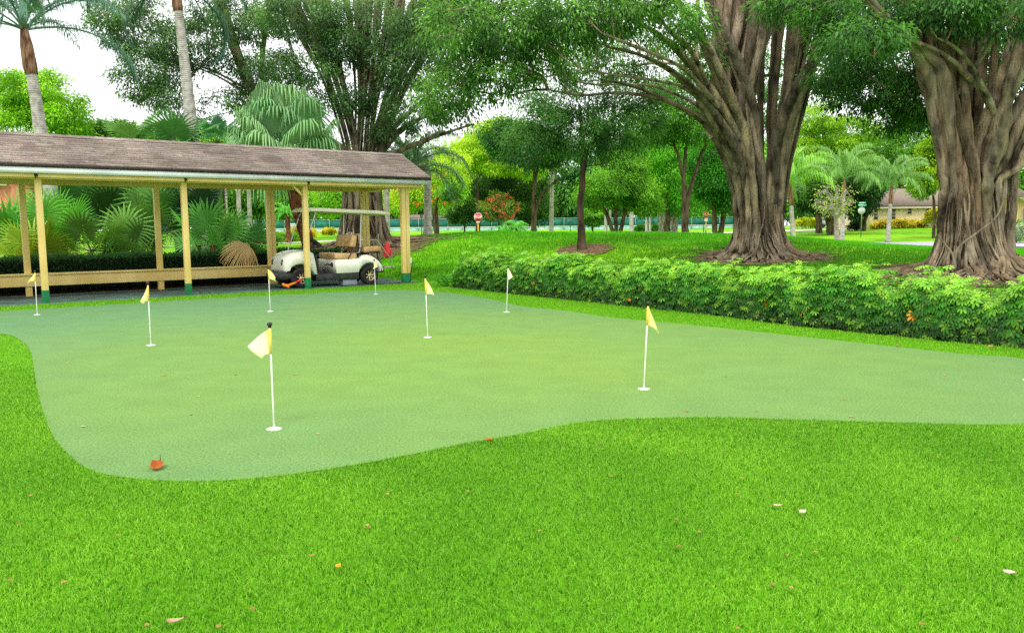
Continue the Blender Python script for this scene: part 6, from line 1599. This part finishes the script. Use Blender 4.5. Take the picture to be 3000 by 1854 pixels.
# concrete utility pole
u0 = onterr(1136, 38)
r = thing('utility_pole', u0, 'pale concrete pole rising behind the last carport bay', 'pole')
MB().bbox((0, 0, 2.2), (.22, .22, 4.6), .02).build('shaft', M['concrete'], r, local=True)
MB().bbox((0, -.12, .9), (.12, .04, .2), .01).build('conduit_box', M['galv'], r, local=True)
# white sign board
b0 = onterr(857, 60)
r = thing('notice_board', b0, 'white notice board on two white legs seen through the third carport bay', 'sign')
MB().bbox((0, 0, .85), (.66, .05, .56), .01).build('board', M['sign_white'], r, local=True)
for x in (-.2, .2): MB().box((x, 0, .25), (.10, .05, .64)).build('leg', M['sign_white'], r, local=True)
lm = MB()
for z, w_ in ((1.04, .5), (.92, .42), (.80, .46), (.68, .5)): lm.box((0, -.028, z), (w_, .004, .05))
tag(lm.build('text_lines', M['galv'], r, local=True), kind='stuff')
# distant car
cc = onterr(2420, 116)
r = thing('parked_car', cc, 'grey car parked far off on the road behind the dark oak', 'car', rz=.15)
V, qs, ng = puff([(-.95, .30), (-.98, .62), (-.80, .72), (.55, .74), (.95, .62), (.98, .32)], .42); MB().add(V, quads=qs, ngons=ng).build('body', M['galv'], r, local=True)
V, qs, ng = puff([(-.72, .72), (-.50, 1.02), (.20, 1.02), (.52, .74)], .38); MB().add(V, quads=qs, ngons=ng).build('cabin', M['glass'], r, local=True)
for x in (-.6, .6):
    for y in (-.4, .4):
        w = MB().lathe([(.001, -.06), (.2, -.06), (.2, .06), (.001, .06)], (0, 0, 0), 'y', 14).build('wheel', M['rubber'], r, local=True); w.location = (x, y, .2)
r.scale = (1.9, 1.9, 1.5)
# ================================================================== LIGHT, SKY, CAMERA
W = bpy.data.worlds.new('World'); S.world = W; W.use_nodes = True
nt = W.node_tree; bg = nt.nodes['Background']
sky = nt.nodes.new('ShaderNodeTexSky'); sky.sky_type = 'NISHITA'; sky.sun_disc = False
SUN_EL, SUN_ROT = math.radians(58), math.radians(200)
sky.sun_elevation = SUN_EL; sky.sun_rotation = SUN_ROT; sky.air_density = 1.0; sky.dust_density = 4.0
hs = nt.nodes.new('ShaderNodeHueSaturation'); hs.inputs['Saturation'].default_value = 0.12; hs.inputs['Value'].default_value = 1.0
nt.links.new(sky.outputs[0], hs.inputs['Color'])
mx = nt.nodes.new('ShaderNodeMixRGB'); mx.inputs[0].default_value = 0.75; mx.inputs[2].default_value = (15.0, 15.2, 15.6, 1)
nt.links.new(hs.outputs[0], mx.inputs[1]); nt.links.new(mx.outputs[0], bg.inputs['Color'])
bg.inputs['Strength'].default_value = 0.15
sd = bpy.data.lights.new('sun', 'SUN'); sd.energy = 1.9; sd.angle = math.radians(14); sd.color = (1.0, 0.96, 0.88)
so = bpy.data.objects.new('sun', sd); COL.objects.link(so)
dirv = Vector((math.sin(SUN_ROT) * math.cos(SUN_EL), math.cos(SUN_ROT) * math.cos(SUN_EL), math.sin(SUN_EL)))
so.rotation_euler = dirv.to_track_quat('Z', 'Y').to_euler(); so.location = (0, 0, 30)
cd = bpy.data.cameras.new('camera'); co = bpy.data.objects.new('camera', cd); COL.objects.link(co)
cd.sensor_fit = 'HORIZONTAL'; cd.sensor_width = 36; cd.lens = F / 3000 * 36; cd.clip_end = 4000; cd.clip_start = 0.05
# camera axes from the same pitch and roll
r0, u0, f0 = np.array([1, 0, 0]), np.array([0, SP, CP]), np.array([0, CP, -SP])
rx = r0 * CR - u0 * SR; uy = r0 * SR + u0 * CR
# image x axis maps from (dx): x = dx*CR , y = dx*SR (down)
rx = r0 * CR - u0 * SR
uy = r0 * SR + u0 * CR
co.matrix_world = Matrix(((rx[0], uy[0], -f0[0], 0), (rx[1], uy[1], -f0[1], 0), (rx[2], uy[2], -f0[2], H), (0, 0, 0, 1)))
S.camera = co
S.view_settings.view_transform = 'Standard'; S.view_settings.look = 'None'; S.view_settings.exposure = 0
S.render.engine = 'CYCLES'
S.cycles.sample_clamp_indirect = 4; S.cycles.caustics_reflective = False; S.cycles.caustics_refractive = False
S.cycles.max_bounces = 8; S.cycles.transparent_max_bounces = 8
S.cycles.use_denoising = False
